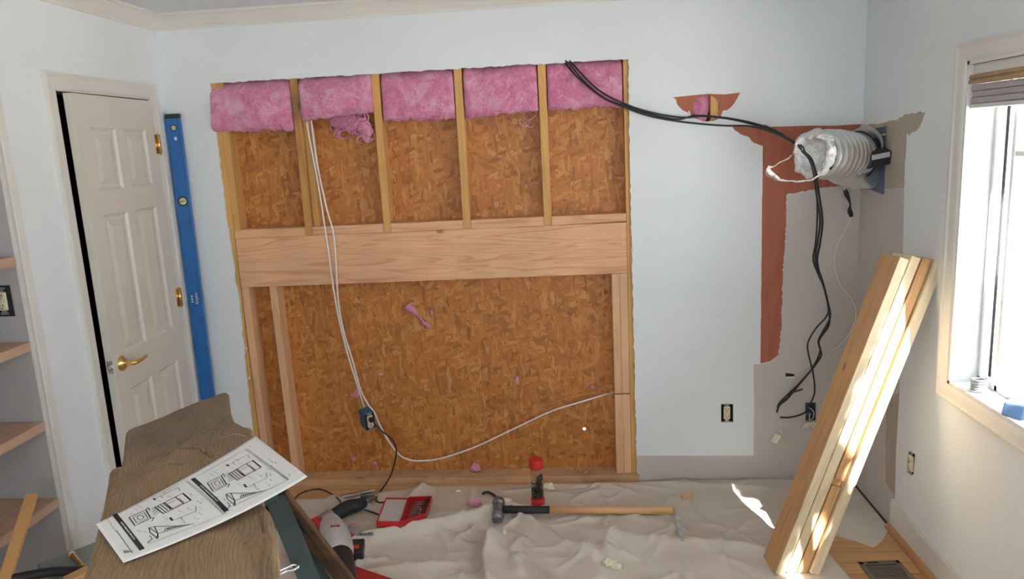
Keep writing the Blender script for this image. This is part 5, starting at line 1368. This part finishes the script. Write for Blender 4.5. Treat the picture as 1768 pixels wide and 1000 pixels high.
# open bit case
tl = thing('bit_case', 'open red drill bit case with a grey pad lying on the drop cloth', 'case', on(700, 900))
def tray(u0, u1, u2, u3, nm_, h):
    P = [on(*u0, .006), on(*u1, .006), on(*u2, .006), on(*u3, .006)]; zb = max(HC(p.x, p.y) for p in P)+.004
    poly = [(p.x, p.y) for p in P]; c = sum(P, Vector())/4
    bm = BM(); prism(bm, poly, zb, zb+.004)
    for a, b in zip(P, P[1:]+P[:1]):
        a2 = a.lerp(c, .07); b2 = b.lerp(c, .07)
        prism(bm, [(a.x, a.y), (b.x, b.y), (b2.x, b2.y), (a2.x, a2.y)], zb, zb+h)
    return bm, P, zb
bm, P, zb = tray((651, 917), (693, 917), (707, 882), (668, 882), '', .030); obj('lid_half', bm, 'red', tl)
bm = BM(); c = sum(P, Vector())/4; Q = [p.lerp(c, .10) for p in P]; prism(bm, [(p.x, p.y) for p in Q], zb+.022, zb+.027); obj('grey_pad', bm, 'palegrey', tl, label='grey foam pad')
bm, P, zb = tray((694, 917), (737, 913), (748, 881), (708, 882), '', .030); obj('base_half', bm, 'redclear', tl)
c = sum(P, Vector())/4
for k in range(7):
    t = .16+.68*k/6; a = P[3].lerp(P[0], t).lerp(P[2].lerp(P[1], t), .22); b = P[3].lerp(P[0], t).lerp(P[2].lerp(P[1], t), .50 if k > 3 else .72); a.z = b.z = zb+.016
    bm = BM(); cyl(bm, a, b, .0030+.0006*(k > 3), 8); obj('drill_bit', bm, 'darksteel', tl)
for k in range(4):
    t = .55+.1*k; a = P[3].lerp(P[0], t).lerp(P[2].lerp(P[1], t), .60+.05*(k % 2)); a.z = zb+.014; bm = BM(); cyl(bm, a, a+Vector((.006, .002, .012)), .0055, 8); obj('driver_bit', bm, 'darksteel', tl)
a, b = P[2].lerp(P[3], .2).lerp(P[1], .12), P[1].lerp(P[0], .16).lerp(P[2], .35); a.z = b.z = zb+.024; bm = BM(); bar(bm, a, b, .014, .012); obj('dark_clip', bm, 'black', tl, bevel=.002)
# loose saw blade
a, b = on(1171, 894, .012), on(1178, 931, .012); a.z = max(HC(a.x+(b.x-a.x)*k/8+e, a.y+(b.y-a.y)*k/8) for k in range(9) for e in (-.01, 0, .01))+.003; b.z = a.z; d = (b-a).normalized(); L = (b-a).length
TBd = frame(a, d, (0, 0, 1)); bm = BM(); prism(bm, [(0, -.006), (.02, -.010)]+[(.02+.0075*k, -.010-(.003 if k % 2 else 0)) for k in range(1, int((L-.05)/.0075))]+[(L-.03, -.010), (L-.02, -.007), (L, -.007), (L, .007), (L-.02, .010), (.03, .010), (.006, .004)], 0, .0016)
tag(obj('saw_blade', bm, 'steel', T=TBd), 'short steel saw blade lying right of the sledgehammer handle end', 'blade')
p = on(1185, 858, .006); bm = BM(); prism(bm, [(-.028, -.014), (.020, -.018), (.030, .004), (.008, .016), (-.024, .012)], -.006, .016, Matrix.Translation(p) @ Matrix.Rotation(.25, 4, 'Z'))
tag(obj('wood_scrap', bm, 'chip', bevel=.002), 'small orange wood scrap near the far edge of the drop cloth', 'scrap')
FG = 'dried foam crumbs on the drop cloth'
for k, (u, v, r, lab) in enumerate([(946, 845, (.030, .022, .020), 'cream foam lump just right of the red capped jar'), (876, 870, (.026, .018, .016), 'cream foam lump between pry bar and sledgehammer neck'), (1052, 977, (.030, .020, .013), 'left half of the pair of foam crumbs near the front edge'), (1066, 981, (.022, .018, .012), 'right half of the pair of foam crumbs near the front edge'), (871, 921, (.010, .022, .008), 'thin upright foam flake on the fold below the sledgehammer head'), (791, 849, (.016, .012, .005), 'flat foam flake on the cloth far left of the pry bar')]):
    p = on(u, v, 0); p.z = HC(p.x, p.y)+r[2]*.75; bm = BM(); blob(bm, p, r, .6, 2.0, 3, 50+k); tag(obj('foam_crumb', bm, 'foam'), lab, 'foam', FG)
for k, (u, v, r, lab) in enumerate([(821, 875, (.030, .024, .022), 'round pink tuft left of the sledgehammer head'), (666, 880, (.026, .014, .012), 'pink tuft behind the red bit case'), (609, 913, (.020, .014, .016), 'pink tuft behind the grey drill')]):
    p = on(u, v, 0); p.z = HC(p.x, p.y)+r[2]*.8; bm = BM(); blob(bm, p, r, .5, 1.8, 3, 70+k); tag(obj('insulation_tuft', bm, 'pink'), lab, 'insulation', PT)
bm = BM(); rnd = random.Random(2)
for k in range(5):
    u, v = [(905, 808), (930, 806), (985, 804), (1012, 816), (1001, 803)][k]; p = PZ(u, v, .0385)
    bm = BM(); prism(bm, [(-.014, -.004), (.006, -.007), (.016, .002), (-.002, .006)], 0, .004, Matrix.Translation((p.x, min(max(p.y, .02), .085), .0383)) @ Matrix.Rotation(k*1.3, 4, 'Z')); tag(obj('wood_shaving', bm, 'chip'), 'pale wood shaving scattered on the sill plate right of the jar', 'shaving', 'shavings on the sill plate')

# corded reciprocating saw
def P3(u, v, z): return PZ(u, v, z)
rs = thing('reciprocating_saw', 'grey and red corded reciprocating saw with a black front grip lying on the drop cloth', 'saw', on(570, 900))
bm = BM(); tube(bm, [P3(628, 868, .045), P3(615, 873, .052), P3(600, 877, .055), P3(582, 887, .055), P3(564, 897, .055)], lambda t: .026+.008*math.sin(PI*min(1, t*1.1))+.004*t, 18); obj('front_grip', bm, 'rubber', rs, label='black rubber front grip')
bm = BM(); tube(bm, [P3(572, 893, .055), P3(560, 899, .057), P3(545, 908, .056), P3(532, 917, .054)], lambda t: .037-.004*t, 18); obj('gear_housing', bm, 'toolgrey', rs)
bm = BM(); tube(bm, [P3(551, 905, .058), P3(541, 911, .058)], .0395, 18, 0, 0); obj('red_band', bm, 'red', rs, label='red band')
bm = BM(); tube(bm, [P3(532, 917, .054), P3(520, 926, .050), P3(508, 940, .045), P3(505, 956, .042), P3(512, 968, .040)], lambda t: .030-.010*t, 16); obj('rear_handle', bm, 'red', rs, label='red rear handle')
bm = BM(); a = P3(575, 897, .088); blob(bm, a, (.012, .012, .010), .0, 1, 2); obj('release_knob', bm, 'red', rs)
a, b = P3(628, 868, .045), P3(645, 858, .035); bm = BM(); tube(bm, [a, b], .012, 10, 0, 0); cl = obj('blade_clamp', bm, 'darksteel', rs)
bm = BM(); tube(bm, [on(505, 905, .02), on(502, 880, .012), on(512, 858, .014), on(530, 848, .014), on(552, 845, .014), on(572, 853, .016), on(586, 864, .03), on(588, 873, .05)], .0042, 8); obj('cord', bm, 'cable', rs)
# flat steel bar behind it
a, b = on(584, 859, .012), on(646, 846, .014); bm = BM(); bar(bm, a, b, .026, .012); tag(obj('steel_bar', bm, 'steel', bevel=.002), 'flat steel bar lying behind the black saw grip', 'bar')
p = on(632, 858, .03); bm = BM(); prism(bm, [(-.03, -.014), (.028, -.018), (.034, .010), (.004, .020), (-.026, .016)], -.02, .018, Matrix.Translation(p) @ Matrix.Rotation(.4, 4, 'Z')); obj('shoe', bm, 'darksteel', rs, bevel=.003)
# cordless drill
dr = thing('cordless_drill', 'grey cordless drill with red accents, black battery and a driver bit in its chuck', 'drill', on(585, 940))
bm = BM(); tube(bm, [P3(570, 902, .075), P3(574, 914, .082), P3(579, 930, .086), P3(583, 946, .086), P3(586, 962, .080)], lambda t: .034+.034*math.sin(PI*(.10+.62*t)), 26); obj('motor_housing', bm, 'palegrey', dr)
bm = BM(); tube(bm, [P3(586, 962, .080), P3(589, 974, .078), P3(592, 990, .072), P3(595, 1008, .062)], lambda t: .058-.006*t, 18)
for v in bm.verts: v.co.z += .002*math.sin(v.co.y*400)
obj('rear_vents', bm, 'black', dr, label='black slotted rear end')
TBt = frame(P3(617, 950, .05), RT, (0, 0, 1)); bm = BM(); box(bm, (-.030, -.058, -.04), (.030, .056, .026), T=TBt @ Matrix.Rotation(.12, 4, 'Z')); bt_ = obj('battery', bm, 'black', dr, bevel=.008, label='black battery pack')
bm = BM(); box(bm, (-.015, -.034, .0262), (.010, -.004, .0275), T=TBt @ Matrix.Rotation(.12, 4, 'Z')); obj('battery_label', bm, 'red', bt_, label='small red label')
a, b = P3(606, 918, .075), P3(621, 923, .072); bm = BM(); tube(bm, [a, a.lerp(b, .5), b], lambda t: .024-.008*t, 14); ck = obj('chuck', bm, 'toolgrey', dr)
bm = BM(); tube(bm, [P3(604, 926, .066), P3(613, 927, .062)], .016, 12, 0, 0); obj('red_collar', bm, 'red', dr, label='red collar')
a2, b2 = P3(621, 923, .072), P3(645, 922, .066); bm = BM(); tube(bm, [a2, a2.lerp(b2, .6), a2.lerp(b2, .62), b2], lambda t: .0055 if t < .6 else .0075, 10, 0, 2); obj('driver_bit', bm, 'darksteel', ck)
# triangular badge on top of the housing
c = P3(578, 927, .085); nb = (CAM-c+Vector((0, .8, 1.2))).normalized(); Tt = frame(c+nb*.079+Vector((-.004, 0, 0)), RT, nb)
bm = BM(); prism(bm, [(-.021, .020), (.019, .022), (.004, -.040)], -.014, .001, Tt); bd = obj('badge', bm, 'black', dr, label='black triangular badge with red edge')
bm = BM(); prism(bm, [(-.018, .018), (.016, .020), (.013, .015), (-.013, .013)], .001, .0016, Tt); prism(bm, [(-.016, .010), (-.012, .010), (.003, -.028), (.003, -.036)], .001, .0016, Tt); obj('badge_edge', bm, 'red', bd)
bm = BM(); prism(bm, [(-.005, .010), (.004, .010), (.004, .006), (.001, .006), (.001, -.012), (-.002, -.012), (-.002, .006), (-.005, .006)], .001, .0016, Tt); obj('badge_mark', bm, 'palegrey', bd)
# red tool case in the foreground
rc = thing('tool_case', 'red plastic tool case at the front edge beside the drill', 'case', P3(640, 1010, 0))
a, b = P3(614, 976, .05), P3(720, 1012, .05); d = (b-a).normalized(); n_ = Vector((d.y, -d.x, 0)); n_ = n_ if n_.y < 0 else -n_
Q = [a, b, b+n_*.22, a+n_*.22]
bm = BM(); prism(bm, [(p.x, p.y) for p in Q], .016, .050); obj('shell', bm, 'red', rc, bevel=.008)
bm = BM(); q0 = [p.lerp(sum(Q, Vector())/4, .12) for p in Q]; prism(bm, [(p.x, p.y) for p in q0], .050, .056); obj('raised_panel', bm, 'redclear', rc, bevel=.003)

# ------------------------------------------------------------------ unseen trees added outside to block the sun and shape its patches
def added_tree(cx, cy_, lab, targets, n, seed, rad):
    t = thing('added_tree', lab, 'added_tree', (cx+1.0, cy_-.1, -.4))
    bm = BM(); tube(bm, [(cx+1.0, cy_-.1, -.4), (cx+1.05, cy_-.1, 1.2), (cx+.95, cy_, 2.4), (cx+.8, cy_, 3.6)], (.14, .06), 10); obj('trunk', bm, 'bark', t)
    rnd = random.Random(seed); bm = BM()
    for k in range(n):
        while True:
            q = Vector((rnd.uniform(-1, 1), rnd.uniform(-1, 1), rnd.uniform(-1, 1)))
            if q.length < 1: break
        p = Vector((cx+q.x*rad[0], cy_+q.y*rad[1], 3.6+q.z*rad[2]))
        if targets and gap(p): continue
        a = Vector((rnd.uniform(-1, 1), rnd.uniform(-1, 1), rnd.uniform(-.6, .6))).normalized(); b = a.orthogonal().normalized(); b = (b*math.cos(k)+a.cross(b)*math.sin(k)); s = rnd.uniform(.045, .075)
        v = [bm.verts.new(p+a*s), bm.verts.new(p+b*s*.5), bm.verts.new(p-a*s), bm.verts.new(p-b*s*.5)]
        bm.faces.new(v)
    f = obj('foliage', bm, 'leaf', t); f['kind'] = 'stuff'
RLi = RLm.to_3x3().transposed()
def gap(p):
    """True where a leaf would shade one of the sunlit spots: upper board edges, their feet, a patch of the cloth"""
    t = (.012-p.z)/SUN_D.z; q = p+SUN_D*t; d = q-Vector((.772, -.40, 0)); ux = Vector((.05, -.28, 0)).normalized()
    a, b = d.dot(ux), d.x*-ux.y+d.y*ux.x
    if (a/.20)**2+(b/.10)**2 < 1: return True
    o = RLi @ (p-LA); r = RLi @ SUN_D; t = -o.y/r.y; x, z = o.x+r.x*t, o.z+r.z*t
    if .028 < x < .20 and .62-x*.6 < z < 1.47: return True
    if .02 < x < .22 and -.05 < z < .36-abs(x-.10)*2.2: return True
    return False
tc_ = Vector((XC, -1.45, 1.3))-SUN_D*((3.6-1.3)/-SUN_D.z)
added_tree(tc_.x, tc_.y, 'unseen leaf canopy added outside the window to dapple the sun', True, 15000, 1, (1.25, 1.35, .75))
added_tree(tc_.x+.1, tc_.y-2.75, 'second unseen leaf canopy added to block sun at the side window', False, 6000, 2, (1.2, 1.35, .7))
